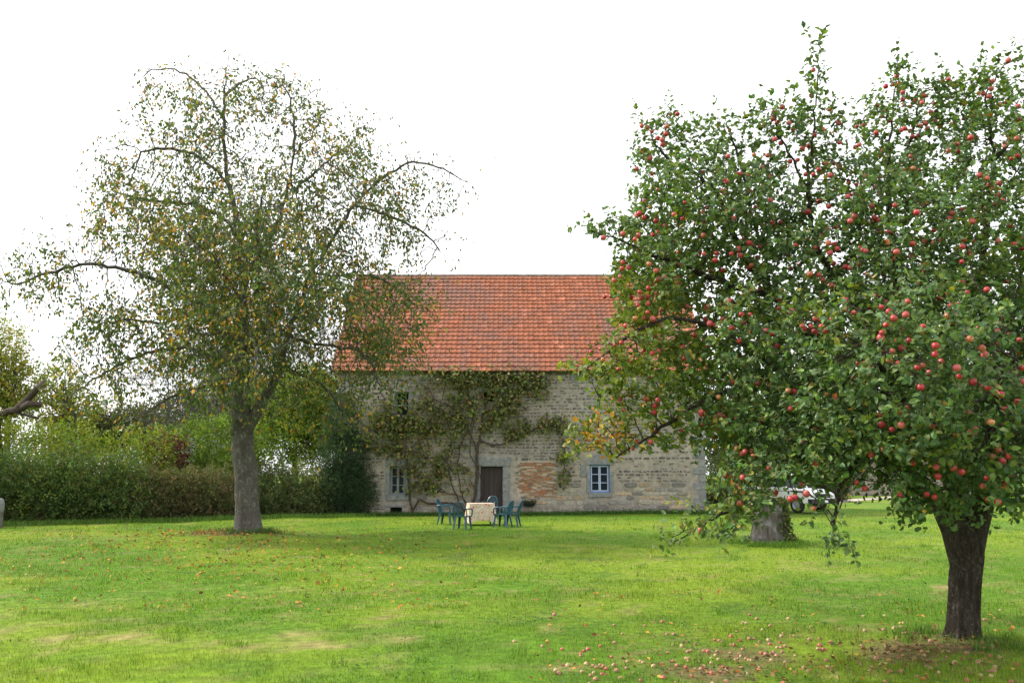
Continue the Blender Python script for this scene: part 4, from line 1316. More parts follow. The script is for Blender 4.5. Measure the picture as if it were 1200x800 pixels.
tree('dark tree at the far right edge beyond the lawn', 1230, 84, 480, [(1200, 525, 40, 40), (1260, 520, 60, 46)], 12000, .28, DGB, [1, 1, 1], group='trees beyond the house')

# ================================================================== STUMP
st = thing('tree_stump', 'weathered grey tree stump with leaves climbing over it', 'stump', (ST_[0], ST_[1], hz(ST_[0], ST_[1]) - .05))
SO = np.array(st.location)
mb = MB(); sd_n = 40; zs = np.linspace(0, .96, 14)
prof_r = .37 + .08 * np.exp(-zs * 4)
def sdisp(pts, a):
    aa, zz = np.meshgrid(a, pts[:, 2])
    q = np.stack([np.cos(aa).ravel() * 2.2, np.sin(aa).ravel() * 2.2, zz.ravel() * .5], 1)
    r = fbm(q * 1.3, 88, 4).reshape(aa.shape)
    q2 = np.stack([np.cos(aa).ravel() * 7, np.sin(aa).ravel() * 7, zz.ravel() * .6], 1)
    return .82 + .30 * r + .14 * (vnoise(q2, 5).reshape(aa.shape) - .5)
mb.tube([(.03 * z, 0, z) for z in zs], prof_r * (1 - .06 * zs), sd_n, disp=sdisp); mb.build('trunk', M['stump'], st, smooth=True)
mb = MB(); nr = 6; vs = []
for k in range(nr):
    rr = (1 - k / nr)
    for a in np.arange(sd_n) * 2 * math.pi / sd_n:
        vs.append((.38 * rr * math.cos(a), .38 * rr * math.sin(a), 0.96 + .10 * (vnoise(np.array([[math.cos(a) * rr * 3, math.sin(a) * rr * 3, 1.]]), 4)[0] - .4)))
mb.add(vs, [(k * sd_n + j, k * sd_n + (j + 1) % sd_n, (k + 1) * sd_n + (j + 1) % sd_n, (k + 1) * sd_n + j) for k in range(nr - 1) for j in range(sd_n)] + [tuple((nr - 1) * sd_n + j for j in range(sd_n))])
vs_ = mb.v[0]; vs_[:, 2] += .16 * (fbm(vs_[:, :2] * 4.0, 12, 3) - .5) - .04 * vs_[:, 0]; mb.build('cut_top', M['stump_top'], st)
n = 1300; a = rng.normal(.25, .5, n); zz = rng.random(n) * 1.06; a = a * (1.25 - .5 * zz) + .5 * (fbm(np.stack([zz * 4, a], 1), 6, 2) - .5); rr = .38 + .24 * rng.random(n) ** 2 * (1.1 - .6 * zz)
pp = np.stack([rr * np.cos(a - .35), rr * np.sin(a - .35), zz], 1)
k = rng.random(n) < .3; pp[k, :2] *= rng.random((k.sum(), 1)); pp[k, 2] = 0.99 + .08 * rng.random(k.sum())
mb = MB(); d = rng.normal(size=(n, 3)); d[:, 2] -= .5
add_leaves_small(mb, pp, d, .085, .8, palette(n, [(.07, .10, .03), (.10, .12, .04), (.12, .08, .04)], [2, 2, 1])); mb.build('foliage', M['bush_leaf'], st)

# ================================================================== CAR
cp = G(934, 599.5)
car = thing('parked_car', 'white off-road car parked behind the stump with its front to the right', 'car', (cp[0] - .3, cp[1] + .6, 0), math.radians(-58))
def extr(mb, outline, w0, w1=None, mat=0):
    n = len(outline); w1 = w0 if w1 is None else w1
    def wv(z): return w0
    L_ = [(x, -(w0 if not callable(w0) else w0(z)), z) for x, z in outline]; R_ = [(x, -y, z) for x, y, z in L_]
    mb.add(L_ + R_, [tuple(range(n)), tuple(range(2 * n - 1, n - 1, -1))] + [((k + 1) % n, k, n + k, n + (k + 1) % n) for k in range(n)], mat=mat)
mb = MB()
extr(mb, [(-2.05, .42), (-1.72, .38), (-1.62, .62), (-1.35, .76), (-1.02, .62), (-.92, .36), (.88, .36), (.98, .62), (1.3, .76), (1.6, .62), (1.70, .40), (2.05, .45), (2.12, .62), (2.08, .92), (1.95, 1.02), (.85, 1.10), (-2.0, 1.10), (-2.1, .9)], .86)
mb.build('body', M['white'], car, bevel=.05)
mb = MB()
gw = lambda z: .80 - .17 * (z - 1.09) / .68
extr(mb, [(-2.0, 1.095), (.72, 1.095), (.12, 1.72), (-.1, 1.77), (-1.8, 1.77), (-1.92, 1.70)], gw)
mb.build('cabin', M['white'], car, bevel=.04)
def side_glass(x0, x1, x2, x3, z0=1.16, z1=1.66):
    for s in (-1, 1):
        mb = MB()
        y0, y1 = gw(z0) + .012, gw(z1) + .012
        v = [(x0, s * y0, z0), (x1, s * y0, z0), (x2, s * y1, z1), (x3, s * y1, z1)]
        v2 = [(x, y - s * .03, z) for x, y, z in v]
        mb.add(v + v2, [(0, 1, 2, 3), (7, 6, 5, 4)] + [(k, (k + 1) % 4, 4 + (k + 1) % 4, 4 + k) for k in range(4)])
        mb.build('side_window', M['pane'], car)
side_glass(-.22, .55, .08, -.22); side_glass(-1.08, -.30, -.30, -1.05); side_glass(-1.85, -1.18, -1.14, -1.80)
mb = MB(); nrm_f = nrm(np.array([.63, 0, .60])); q = np.array([(.70, -.66, 1.12), (.70, .66, 1.12), (.17, .56, 1.67), (.17, -.56, 1.67)]) + nrm_f * .014
mb.add(np.concatenate([q, q - nrm_f * .03]), [(0, 1, 2, 3), (7, 6, 5, 4)] + [(k, (k + 1) % 4, 4 + (k + 1) % 4, 4 + k) for k in range(4)]); mb.build('windscreen', M['pane'], car)
mb = MB(); mb.box((1.98, -.88, .40), (2.20, .88, .64)); mb.build('bumper', M['black_plastic'], car, bevel=.03)
mb = MB(); mb.box((2.06, -.5, .68), (2.125, .5, .86))
for k in range(5): mb.box((2.12, -.48, .70 + k * .033), (2.135, .48, .712 + k * .033))
mb.build('grille', M['black_plastic'], car)
for s in (-1, 1):
    mb = MB(); mb.lathe([(.001, .02), (.09, .015), (.105, -.03)], 16); 
    vv = mb.v[0].copy(); mb.v[0] = np.stack([vv[:, 2] + 2.115, vv[:, 0] + s * .66, vv[:, 1] + .79], 1)
    mb.build('headlight', M['lamp_glass'], car, smooth=True)
    mb = MB(); mb.box((.42, s * .99 - .09, 1.14), (.54, s * .99 + .09, 1.32)); mb.bar((.46, s * .84, 1.16), (.47, s * .93, 1.2), .04, .04); mb.build('mirror', M['black_plastic'], car, bevel=.02)
    mb = MB(); mb.box((-2.125, s * .74 - .07, .78), (-2.06, s * .74 + .07, 1.0)); mb.build('tail_light', M['tail_red'], car)
    mb = MB(); mb.bar((-.35, s * .873, .98), (-.18, s * .873, .98), .02, .03); mb.build('handle', M['black_plastic'], car)
mb = MB(); mb.box((2.203, -.26, .46), (2.215, .26, .57)); pl = mb.build('number_plate', M['plate'], car)
mb = MB(); mb.box((2.216, .21, .462), (2.219, .258, .568)); mb.build('plate_strip', M['plate_blue'], pl)
for x in (-1.34, 1.3):
    for s in (-1, 1):
        wh = thing('wheel', '', ''); del wh['label']; del wh['category']; wh.parent = car; wh.location = (x, s * .76, .35)
        mb = MB(); mb.lathe([(.21, -.11), (.31, -.11), (.35, -.085), (.352, 0), (.35, .085), (.31, .11), (.21, .11)], 24, axis='y'); mb.build('tyre', M['rubber'], wh, smooth=True)
        mb = MB(); mb.lathe([(.001, s * .06), (.06, s * .075), (.08, s * .05), (.17, s * .06), (.215, s * .10)], 20, axis='y'); mb.build('rim', M['alloy'], wh, smooth=True)

# ================================================================== OLD CHERRY TREE
def bark_disp(seed, amp=.2, ridge=9):
    def f(pts, a):
        aa, zz = np.meshgrid(a, pts[:, 2])
        tw = aa + zz * .25
        q = np.stack([np.cos(tw).ravel() * ridge * .35, np.sin(tw).ravel() * ridge * .35, zz.ravel() * 1.3], 1)
        r = fbm(q, seed, 4).reshape(aa.shape)
        q2 = np.stack([np.cos(tw).ravel() * ridge, np.sin(tw).ravel() * ridge, zz.ravel() * 2.2], 1)
        return 1 + amp * (r - .5) * 1.6 + amp * .5 * (vnoise(q2, seed + 3).reshape(aa.shape) - .5)
    return f

D1 = LT[1]
cherry = thing('cherry_tree', 'old grey-barked tree with thin yellowing foliage, standing before the hedge', 'tree', (LT[0], LT[1], hz(LT[0], LT[1]) - .05))
CO = np.array(cherry.location)
def c3(lst, d0=0.0, d1=0.0):
    n = len(lst); return [P(a, b, D1 + d0 + (d1 - d0) * k / max(1, n - 1)) for k, (a, b) in enumerate(lst)]
trunk = c3([(291, 628), (290, 600), (288, 560), (285, 525), (284, 500)])
limbs = [c3([(284, 500), (283, 470), (281, 430), (282, 390), (285, 350), (284, 310), (281, 270), (272, 235), (265, 205), (262, 160), (262, 115), (268, 62)]),
         c3([(290, 505), (304, 478), (320, 450), (332, 415), (345, 370), (362, 325), (385, 285), (415, 240), (445, 210), (480, 188), (515, 195), (548, 214)], 0, -.8),
         c3([(283, 400), (262, 375), (238, 360), (210, 343), (175, 325), (140, 313), (100, 308), (60, 318), (25, 332)], 0, -1.2),
         c3([(282, 280), (262, 255), (235, 240), (200, 237), (165, 233), (125, 222)], 0, 1.0),
         c3([(268, 215), (250, 195), (225, 180), (195, 172), (165, 178)], 0, -1.0),
         c3([(262, 140), (248, 115), (225, 90), (200, 80), (165, 82)], 0, .6),
         c3([(283, 330), (310, 290), (330, 250), (342, 200), (346, 150), (338, 110), (325, 85)], 0, 1.5),
         c3([(342, 230), (365, 205), (395, 180), (420, 160)], 1.2, 2.2),
         c3([(338, 395), (365, 402), (395, 405), (425, 410), (442, 440), (452, 475)], 0, -2.0),
         c3([(328, 425), (355, 440), (385, 455), (400, 480), (405, 505)], 0, 1.6),
         c3([(365, 320), (395, 325), (430, 320), (462, 335), (490, 360)], 0, 1.5),
         c3([(415, 240), (445, 250), (480, 262), (510, 285), (522, 300)], -.5, .9),
         c3([(282, 440), (255, 420), (215, 405), (175, 412), (135, 430), (100, 450), (80, 468)], 0, .8),
         c3([(283, 455), (255, 450), (225, 455), (190, 470), (165, 490)], 0, -2.2),
         c3([(284, 370), (300, 345), (305, 310), (300, 260), (310, 220)], 0, -3.4),
         c3([(283, 350), (265, 330), (250, 300), (235, 290), (215, 270)], 0, -3.6),
         c3([(284, 350), (290, 320), (280, 300), (290, 260), (270, 230)], 0, 3.6),
         c3([(284, 400), (310, 380), (330, 370), (350, 360), (380, 360)], 0, 3.6),
         c3([(284, 430), (290, 410), (285, 400), (300, 400), (300, 430)], 0, -4.0),
         c3([(238, 360), (215, 372), (185, 380), (150, 372), (115, 380)], 0, -1.5),
         c3([(262, 115), (280, 95), (300, 92)], 0, -.5)]
S1 = D1 / F * 1.02
att = []
for (a, b, rx, ry, dz, dc, n) in (
        (285, 300, 105, 150, 3.6, 0, 950), (270, 150, 70, 75, 1.8, 0, 330), (195, 100, 45, 25, .8, .4, 75), (270, 85, 35, 28, .6, 0, 45), (330, 115, 40, 40, 1.0, 1.2, 100),
        (190, 270, 95, 65, 2.4, 0, 380), (95, 320, 85, 38, 1.5, -.8, 260), (45, 335, 40, 28, .8, -1.0, 90), (180, 195, 65, 48, 1.6, -.3, 190),
        (415, 255, 80, 75, 2.4, 0, 370), (485, 215, 55, 35, 1.0, -.6, 160), (485, 275, 42, 40, 1.2, .4, 140), (375, 170, 62, 58, 1.6, .9, 230),
        (430, 370, 68, 62, 2.0, -.4, 480), (440, 430, 48, 50, 1.4, -1.4, 230), (470, 350, 36, 40, 1.2, -.5, 130), (170, 400, 95, 55, 2.2, 0, 320), (105, 440, 45, 45, 1.0, .6, 80), (280, 430, 105, 62, 3.0, -.3, 560), (390, 470, 40, 40, 1.2, 1.0, 100),
        (190, 470, 60, 35, 1.4, -1.4, 120), (300, 350, 110, 120, 2.0, -3.2, 300), (300, 320, 110, 120, 2.0, 3.2, 260), (535, 215, 18, 12, .4, -.8, 14), (15, 320, 22, 26, .5, -1.2, 26)):
    c = P(a, b, D1 + dc)
    att.append(ell_points(c, (rx * S1, dz, ry * S1), n))
att = np.concatenate(att)
pos, par = colonize([trunk] + limbs, np.repeat(att, 2, 0) + rng.normal(0, .2, (2 * len(att), 3)), .20, 2.6, .31, 110, tropism=(0, 0, -.05), jitter=.24)
rad, hasch, lc = radii(par, .0075, .27)
nt_ = int(np.linalg.norm(np.diff(np.array(trunk), axis=0), axis=1).sum() / .24)
mb = MB()
wr_ = rad.copy()
wood(mb, pos - CO, par, wr_ * np.where(wr_ > .05, np.where(pos[:, 0] > LT[0] + .25, .62, .8), 1.0), None)
tp = np.array(trunk); L = np.concatenate([[0], np.cumsum(np.linalg.norm(np.diff(tp, axis=0), axis=1))])
t = np.linspace(0, L[-1], 40); tp = np.stack([np.interp(t, L, tp[:, k]) for k in range(3)], 1)
tr_ = .32 + .17 * np.exp(-t / .35) - .06 * np.clip((t - 2.2) / 1.2, 0, 1)
mb.tube(tp - CO, tr_, 36, disp=bark_disp(61, .30, 6))
forkp = c3([(286, 508), (296, 490), (310, 466), (322, 445), (332, 415)]); mb.tube(np.array(forkp) - CO, [.20, .17, .14, .12, .10], 16, disp=bark_disp(62, .22, 6))
forkp = c3([(284, 508), (283, 480), (282, 440), (282, 400), (284, 350)]); mb.tube(np.array(forkp) - CO, [.31, .27, .24, .20, .17], 16, disp=bark_disp(63, .22, 6))
mb.build('trunk', M['bark_grey'], cherry, smooth=True)
# fine drooping twigs and leaves
thin = np.where(lc <= 6)[0]
pd = nrm(pos - pos[np.maximum(par, 0)]); 
k = 2
src = np.repeat(thin, k); src = src[rng.random(len(src)) < .9]
d0 = pd[src] * .7 + rng.normal(0, .55, (len(src), 3)); d0[:, 2] -= .1
mbt = MB()
tw_p, tw_d = twigs(mbt, pos[src], d0, rng.uniform(.25, .75, len(src)), .22, .0105, 4)
# bare lichen-grey twigs low in the middle of the crown
pj = project(pos); low = np.where((np.abs(pj[:, 0] - 300) < 100) & (pj[:, 1] > 330) & (pj[:, 1] < 490) & (rad < .05))[0]
src2 = rng.choice(low, 1500); d2 = rng.normal(size=(1500, 3)); d2[:, 2] -= .2
twigs(mbt, pos[src2], d2, rng.uniform(.3, .9, 1500), .12, .008, 4)
mid = np.where((lc > 2) & (lc < 40))[0]; src3 = rng.choice(mid, 3600)
outw = nrm(pos[src3] - np.array([LT[0], LT[1], 6.0])); d3 = outw * 1.2 + np.array([0, 0, .2]) + pd[src3] * .5 + rng.normal(0, .35, (3600, 3))
t3, e3 = twigs(mbt, pos[src3], d3, rng.uniform(.6, 1.5, 3600), .10, .0115, 5)
mbt.build('twigs', M['twig_grey'], cherry)
A = np.concatenate([tw_p[:, 1:].reshape(-1, 3), t3[:, 3:].reshape(-1, 3)]); Dv = np.concatenate([tw_d[:, 1:].reshape(-1, 3), e3[:, 3:].reshape(-1, 3)])
fol = .55 * fbm(A * 1.25, 91, 3) + .45 * fbm(A * .4, 92, 2)
pjA = project(A)
edge = np.clip(1.15 - np.hypot((pjA[:, 0] - 285) / 290, (pjA[:, 1] - 300) / 250) * .5, .35, 1)
boost = 1 + .9 * np.exp(-((pjA[:, 0] - 410) / 85) ** 2 - ((pjA[:, 1] - 410) / 95) ** 2) + .6 * np.exp(-((pjA[:, 0] - 250) / 120) ** 2 - ((pjA[:, 1] - 400) / 90) ** 2)
keepP = np.clip(np.clip((fol - .42) * 5.0, .06, 1) * edge * boost * .88, 0, 1.2)
keepP = keepP * np.where((np.hypot((pjA[:, 0] - 285) / 265, (pjA[:, 1] - 310) / 232) > 1) & (pjA[:, 1] < 260), .3, 1.0) * np.where(np.hypot((pjA[:, 0] - 280) / 285, (pjA[:, 1] - 310) / 255) > 1, np.where((pjA[:, 1] > 180) & (pjA[:, 1] < 420), .6, .0), 1.0)
LA = []; LD = []
for k in range(3):
    m_ = rng.random(len(A)) < keepP * .66
    LA.append(A[m_] + rng.normal(0, .03, (m_.sum(), 3))); LD.append(Dv[m_] * .5 + rng.normal(0, .5, (m_.sum(), 3)) + np.array([0, 0, -.75]))
LA = np.concatenate(LA); LD = np.concatenate(LD); n = len(LA)
yel = np.clip((fbm(LA * .9, 95, 3) - .47) * 4, 0, 1)
c1 = palette(n, [(.060, .098, .030), (.080, .122, .035), (.11, .145, .040), (.16, .17, .05)], [3, 3, 2, 1])
c2 = palette(n, [(.46, .25, .04), (.38, .28, .05), (.40, .17, .04), (.30, .28, .05)], [2, 2, 1, 1])
isy = rng.random(n) < (.10 + .32 * yel)
c = np.where(isy[:, None], c2, c1)
mb = MB(); add_leaves(mb, LA - CO, LD, .085 + .055 * rng.random(n), .5, c, .3)
mb.build('crown', M['cherry_leaf'], cherry)
print('cherry leaves', n, 'nodes', len(pos))

# ================================================================== APPLE TREE
D2 = AT[1]
apple_tree = thing('apple_tree', 'apple tree laden with red apples, right foreground', 'tree', (AT[0], AT[1], hz(AT[0], AT[1]) - .03))
AO = np.array(apple_tree.location)
def a3(lst, d0=0.0, d1=0.0):
    n = len(lst); return [P(a, b, D2 + d0 + (d1 - d0) * k / max(1, n - 1)) for k, (a, b) in enumerate(lst)]
trunk = a3([(1128, 756), (1129, 730), (1131, 690), (1133, 650), (1133, 628)])
limbs = [a3([(1133, 628), (1116, 608), (1088, 575), (1050, 535), (1010, 490), (970, 455), (925, 440), (880, 445), (840, 462), (800, 485), (762, 510), (722, 536)], 0, -.6),
         a3([(1133, 626), (1152, 598), (1165, 560), (1170, 500), (1160, 430), (1150, 350), (1155, 270), (1165, 190), (1155, 110)], 0, .3),
         a3([(1128, 618), (1120, 580), (1105, 520), (1085, 450), (1060, 380), (1045, 300), (1040, 220), (1045, 140), (1052, 70)], 0, .4),
         a3([(1085, 450), (1040, 400), (990, 350), (955, 290), (945, 220), (955, 150), (960, 62)], .2, -.3),
         a3([(1010, 490), (965, 420), (915, 350), (870, 300), (845, 235), (820, 205), (785, 190), (765, 165)], -.3, .4),
         a3([(915, 350), (870, 340), (820, 320), (770, 300), (725, 280), (695, 272)], 0, -.5),
         a3([(925, 440), (880, 410), (830, 380), (780, 370), (735, 395), (690, 430)], -.4, -1.0),
         a3([(1105, 520), (1060, 500), (1010, 500), (960, 520), (920, 555), (880, 580), (850, 600), (815, 622), (785, 636)], 0, -1.5),
         a3([(1165, 560), (1200, 500), (1260, 430), (1330, 380), (1400, 350)], 0, .4),
         a3([(1160, 430), (1200, 370), (1260, 300), (1320, 240)], .2, -.6),
         a3([(1128, 615), (1110, 560), (1080, 500), (1040, 440), (1010, 400)], 0, -2.2),
         a3([(1135, 610), (1150, 540), (1170, 470), (1190, 420)], 0, -2.3),
         a3([(1110, 560), (1060, 540), (1010, 530), (985, 560), (978, 600), (976, 632)], -.4, -2.1),
         a3([(1130, 600), (1120, 540), (1100, 460), (1080, 400)], 0, 2.2), a3([(1150, 560), (1180, 480), (1200, 420)], 0, 2.2),
         a3([(1060, 520), (1010, 470), (960, 440), (930, 420)], .3, 2.0),
         a3([(945, 220), (925, 180), (908, 150), (905, 118)], -.2, -.4), a3([(1165, 190), (1195, 150), (1230, 120)], .2, 0), a3([(870, 300), (880, 240), (865, 180), (850, 140)], .1, .1),
         a3([(1040, 220), (1060, 180), (1075, 140), (1076, 105)], .3, .1)]
S2 = D2 / F * 1.02
att = []
for (a, b, rx, ry, dz, dc, n) in (
        (1030, 370, 190, 170, 1.9, 0, 1500), (1150, 330, 150, 200, 1.9, 0, 1100), (830, 270, 100, 85, 1.3, .2, 850), (785, 178, 42, 42, .4, .3, 130), (850, 175, 34, 34, .3, .1, 90), (880, 250, 60, 50, .6, .1, 160),
        (908, 165, 34, 42, .5, -.3, 85), (955, 160, 28, 62, .35, -.2, 85), (1000, 230, 60, 50, .8, 0, 180), (958, 85, 10, 32, .15, -.3, 16), (1045, 165, 40, 60, .5, .3, 140), (1050, 90, 16, 30, .2, .3, 20), (1076, 125, 9, 32, .15, .2, 14),
        (1140, 135, 55, 45, .6, .3, 170), (1165, 95, 36, 18, .4, .2, 40), (1200, 190, 80, 70, 1.0, .1, 220),
        (760, 330, 55, 72, .9, -.1, 330), (712, 278, 22, 14, .25, -.4, 30), (755, 420, 70, 58, .7, -.5, 300), (690, 420, 42, 30, .3, -.9, 70), (720, 505, 48, 30, .35, -.6, 120), (800, 490, 60, 35, .6, -.4, 130),
        (880, 420, 90, 90, 1.3, -.4, 520), (920, 510, 80, 58, 1.0, -.9, 380), (1010, 510, 110, 72, 1.3, -1.2, 620), (1140, 510, 110, 70, 1.4, -1.0, 560), (1070, 440, 120, 110, .9, -2.1, 520), (1150, 555, 60, 40, .8, -1.6, 160),
        (900, 565, 60, 34, .5, -1.3, 150), (845, 595, 45, 32, .35, -1.4, 90), (795, 622, 32, 20, .2, -1.5, 50), (977, 615, 12, 38, .12, -2.1, 34), (950, 565, 45, 35, .4, -1.8, 120), (1075, 575, 45, 25, .5, -1.5, 100),
        (1300, 380, 150, 170, 1.6, .2, 500), (1230, 540, 60, 50, 1.0, -.6, 160), (1000, 430, 130, 100, .9, 1.9, 300), (1150, 420, 130, 120, .9, 2.0, 260)):
    c = P(a, b, D2 + dc); sc_ = S2 * (D2 + dc) / D2
    att.append(ell_points(c, (rx * sc_, dz, ry * sc_), n))
att = np.concatenate(att); att = np.repeat(att, 2, 0) + rng.normal(0, .06, (2 * len(att), 3))
def sparse(q):                       # boughs that carry few leaves: low left sprig and the outer left flank
    x, y = q[:, 0], q[:, 1]
    k = np.ones(len(q))
    k[(x < 836) & (y > 528) & (y < 700)] = .30
    k[(x < 832) & (y > 540) & (y < 572)] = .07
    k[(x < 718) & (y > 285) & (y < 425)] = .10
    k[(x < 700) & (y > 425) & (y < 490)] = .35
    k[(x > 800) & (x < 890) & (y > 455) & (y < 545)] = .75
    return k
def car_gap(q):                      # the opening under the boughs through which the car shows
    return ((q[:, 0] > 899) & (q[:, 0] < 968) & (q[:, 1] > 564) & (q[:, 1] < 606)) | ((q[:, 0] > 972) & (q[:, 0] < 1046) & (q[:, 1] > 568) & (q[:, 1] < 620))
pa_ = project(att); att = att[~(car_gap(pa_) & (rng.random(len(att)) < .8)) & (rng.random(len(att)) < sparse(pa_))]
pos, par = colonize([trunk] + limbs, att, .085, 1.0, .115, 120, tropism=(0, 0, .08), jitter=.24)
rad, hasch, lc = radii(par, .0030, .135)
mb = MB(); wood(mb, pos - AO, par, rad, None)
tp = np.array(trunk); L = np.concatenate([[0], np.cumsum(np.linalg.norm(np.diff(tp, axis=0), axis=1))])
t = np.linspace(0, L[-1], 64); tp = np.stack([np.interp(t, L, tp[:, k]) for k in range(3)], 1)
tr_ = .150 + .06 * np.exp(-t / .11) + .012 * np.clip((t - .75) / .35, 0, 1) ** 1.5
mb.tube(tp - AO, tr_, 64, disp=bark_disp(64, .34, 22))
f1 = np.array(a3([(1128, 670), (1117, 622), (1102, 590), (1070, 556), (1040, 522), (1010, 490)])); mb.tube(f1 - AO, [.10, .112, .10, .09, .078, .065], 32, disp=bark_disp(65, .22, 9))
f1 = np.array(a3([(1136, 670), (1145, 616), (1158, 572), (1169, 520), (1168, 470)])); mb.tube(f1 - AO, [.10, .108, .095, .085, .072], 32, disp=bark_disp(66, .22, 9))
mb.build('trunk', M['bark_dark'], apple_tree, smooth=True)

pd = nrm(pos - pos[np.maximum(par, 0)])
thin = np.where((lc <= 4) & (pos[:, 2] > .75))[0]
src = thin[rng.random(len(thin)) < .85]
cen = np.array([*P(1040, 380, D2)]); out = nrm(pos[src] - cen)
d0 = pd[src] * .8 + out * .35 + rng.normal(0, .4, (len(src), 3)); d0[:, 2] += .25
pj = project(pos[src]); hang = (pj[:, 1] > 545); d0[hang, 2] -= .5
mbt = MB()
ln = rng.uniform(.08, .24, len(src))
top = (pj[:, 1] < 170); d0[top] = d0[top] * .5 + np.array([0, 0, .9]); ln[top] *= 1.25
tw_p, tw_d = twigs(mbt, pos[src], d0, ln, -.02, .0026, 3)
mbt.build('twigs', M['twig_brown'], apple_tree)
A = tw_p.reshape(-1, 3); Dv = tw_d.reshape(-1, 3)
A = np.concatenate([A, pos[thin]]); Dv = np.concatenate([Dv, pd[thin]])
LA = []; LD = []; NH = []
for k in range(3):
    m_ = rng.random(len(A)) < .80
    q = A[m_]; d = nrm(Dv[m_]); 
    az = nrm(np.cross(d, rng.normal(size=d.shape)))
    LA.append(q + rng.normal(0, .012, q.shape)); LD.append(az * 1.0 + d * .55 + rng.normal(0, .25, q.shape)); NH.append(d * .7 + np.array([0, 0, .8]) + rng.normal(0, .35, q.shape))
LA = np.concatenate(LA); LD = np.concatenate(LD); NH = np.concatenate(NH)
pa_ = project(LA); g_ = ~(car_gap(pa_) & (rng.random(len(LA)) < .66)) & (rng.random(len(LA)) < np.clip(sparse(pa_) * 2.2, 0, 1) * .9); LA, LD, NH = LA[g_], LD[g_], NH[g_]; n = len(LA)
pjl = project(LA)
c = palette(n, [(.100, .170, .062), (.130, .205, .066), (.175, .245, .066), (.085, .145, .064)], [3, 3, 2, 2], .2)
# left flank painted lime as if sunlit, with random lime; lowest tip turns orange
lime = np.clip((900 - pjl[:, 0]) / 150, 0, 1) * np.clip((pjl[:, 1] - 250) / 120, .12, 1) + np.clip((fbm(LA * 1.6, 44, 3) - .62) * 4, 0, .5)
il = rng.random(n) < lime * .8
c[il] = palette(il.sum(), [(.15, .20, .03), (.20, .24, .035), (.12, .17, .03), (.28, .24, .04)], [3, 2, 2, .8])
org = np.exp(-((pjl[:, 0] - 708) / 34) ** 2 - ((pjl[:, 1] - 515) / 24) ** 2) + .18 * np.exp(-((pjl[:, 0] - 868) / 22) ** 2 - ((pjl[:, 1] - 572) / 24) ** 2)
io = rng.random(n) < org * .62 + .005
c[io] = palette(io.sum(), [(.48, .17, .03), (.50, .28, .04), (.40, .30, .05)], [2, 2, 1])
mb = MB(); add_leaves(mb, LA - AO, LD, .036 + .046 * rng.random(n), (.52 + .2 * rng.random((n, 1))), c, .3, NH, rng.normal(.10, .16, (n, 1)))
mb.build('crown', M['apple_leaf'], apple_tree)
print('apple leaves', n, 'nodes', len(pos))

# apples: a lathed apple with a stalk dimple
def apple_mesh_data(r, kind):
    pr = [(0.02, .66), (.22, .80), (.5, .86), (.78, .70), (.96, .34), (1.0, 0), (.94, -.36), (.76, -.68), (.5, -.86), (.2, -.88), (.02, -.80)]
    pr = np.array(pr) * r
    red = np.array({'red': (.42, .030, .042), 'pink': (.50, .075, .088), 'blush': (.46, .11, .07)}[kind])
    yel = np.array((.52, .38, .10))
    cs = []
    for k in range(len(pr)):
        t = max(0, 1 - k / 2.2) * .5
        cs.append(red * (1 - t) + yel * t)
    mb = MB(); mb.lathe(pr, 12, col=np.array(cs))
    c = mb.c[0]; a = np.tile(np.arange(12), len(pr)); s = np.clip(np.cos(a * math.pi / 6 + .7), 0, 1)[:, None] * {'red': .06, 'pink': .12, 'blush': .4}[kind]
    mb.c[0] = c * (1 - s) + yel * s
    return mb
protos = []
for k, (kd, r) in enumerate((('red', .028), ('pink', .0295), ('red', .025), ('blush', .0275))):
    protos.append(apple_mesh_data(r, kd))

cand = np.where((lc <= 12) & (pos[:, 2] > .8))[0]
pc = project(pos[cand]); inside = (pc[:, 0] > 0) & (pc[:, 0] < 1200) & (pc[:, 1] > 60) & (pc[:, 1] < 660)
cell = (pc[:, 0] // 9).astype(int) * 1000 + (pc[:, 1] // 9).astype(int)
best = {}
for i in np.where(inside)[0]:
    if cell[i] not in best or pc[i, 2] < pc[best[cell[i]], 2]: best[cell[i]] = i
fr = np.array(list(best.values()))
clump = fbm(pos[cand[fr]] * 1.5, 66, 2)
wts = np.clip((clump - .32) * 2.5, .12, 1) * np.where(pc[fr, 1] < 420, 1.7, 1.0); wts /= wts.sum()
wts[(pc[fr, 0] < 870) & (pc[fr, 1] > 585)] *= .1; wts[(pc[fr, 0] >= 870) & (pc[fr, 0] < 1000) & (pc[fr, 1] > 580)] *= .25; wts /= wts.sum()
pick = rng.choice(fr, 350, replace=False, p=wts)
spots = []
to_cam = lambda p: nrm(np.array([0, 0, H]) - p)
for i in pick:
    p = pos[cand[i]]; k = rng.choice([1, 2, 3], p=[.55, .32, .13])
    for j in range(k):
        q = p + to_cam(p) * rng.uniform(.02, .10) + rng.normal(0, .035, 3) * (j > 0) + np.array([0, 0, -.05 - .02 * j])
        if j > 0: q = q + np.array([rng.choice([-1, 1]) * .05, 0, rng.normal(0, .02)])
        if all(np.linalg.norm(q - s) > .055 for s in spots[-400:]): spots.append(q)
nfront = len(spots)
for i in rng.choice(len(cand), 420, replace=False):
    q = pos[cand[i]] + np.array([0, 0, -.055]) + rng.normal(0, .02, 3)
    if all(np.linalg.norm(q - s) > .062 for s in spots): spots.append(q)
spots = np.array(spots)
ps = project(spots)
vis = (np.arange(len(spots)) < nfront) & (ps[:, 0] > 10) & (ps[:, 0] < 1190) & (ps[:, 1] > 20) & (ps[:, 1] < 700)
order = sorted(np.where(vis)[0], key=lambda i: ps[i, 2])[:100]
meshes = []
for k, pm in enumerate(protos):
    o = pm.build('apple', M['apple'], apple_tree, smooth=True)
    o.location = spots[order[k]] - AO; meshes.append(o)
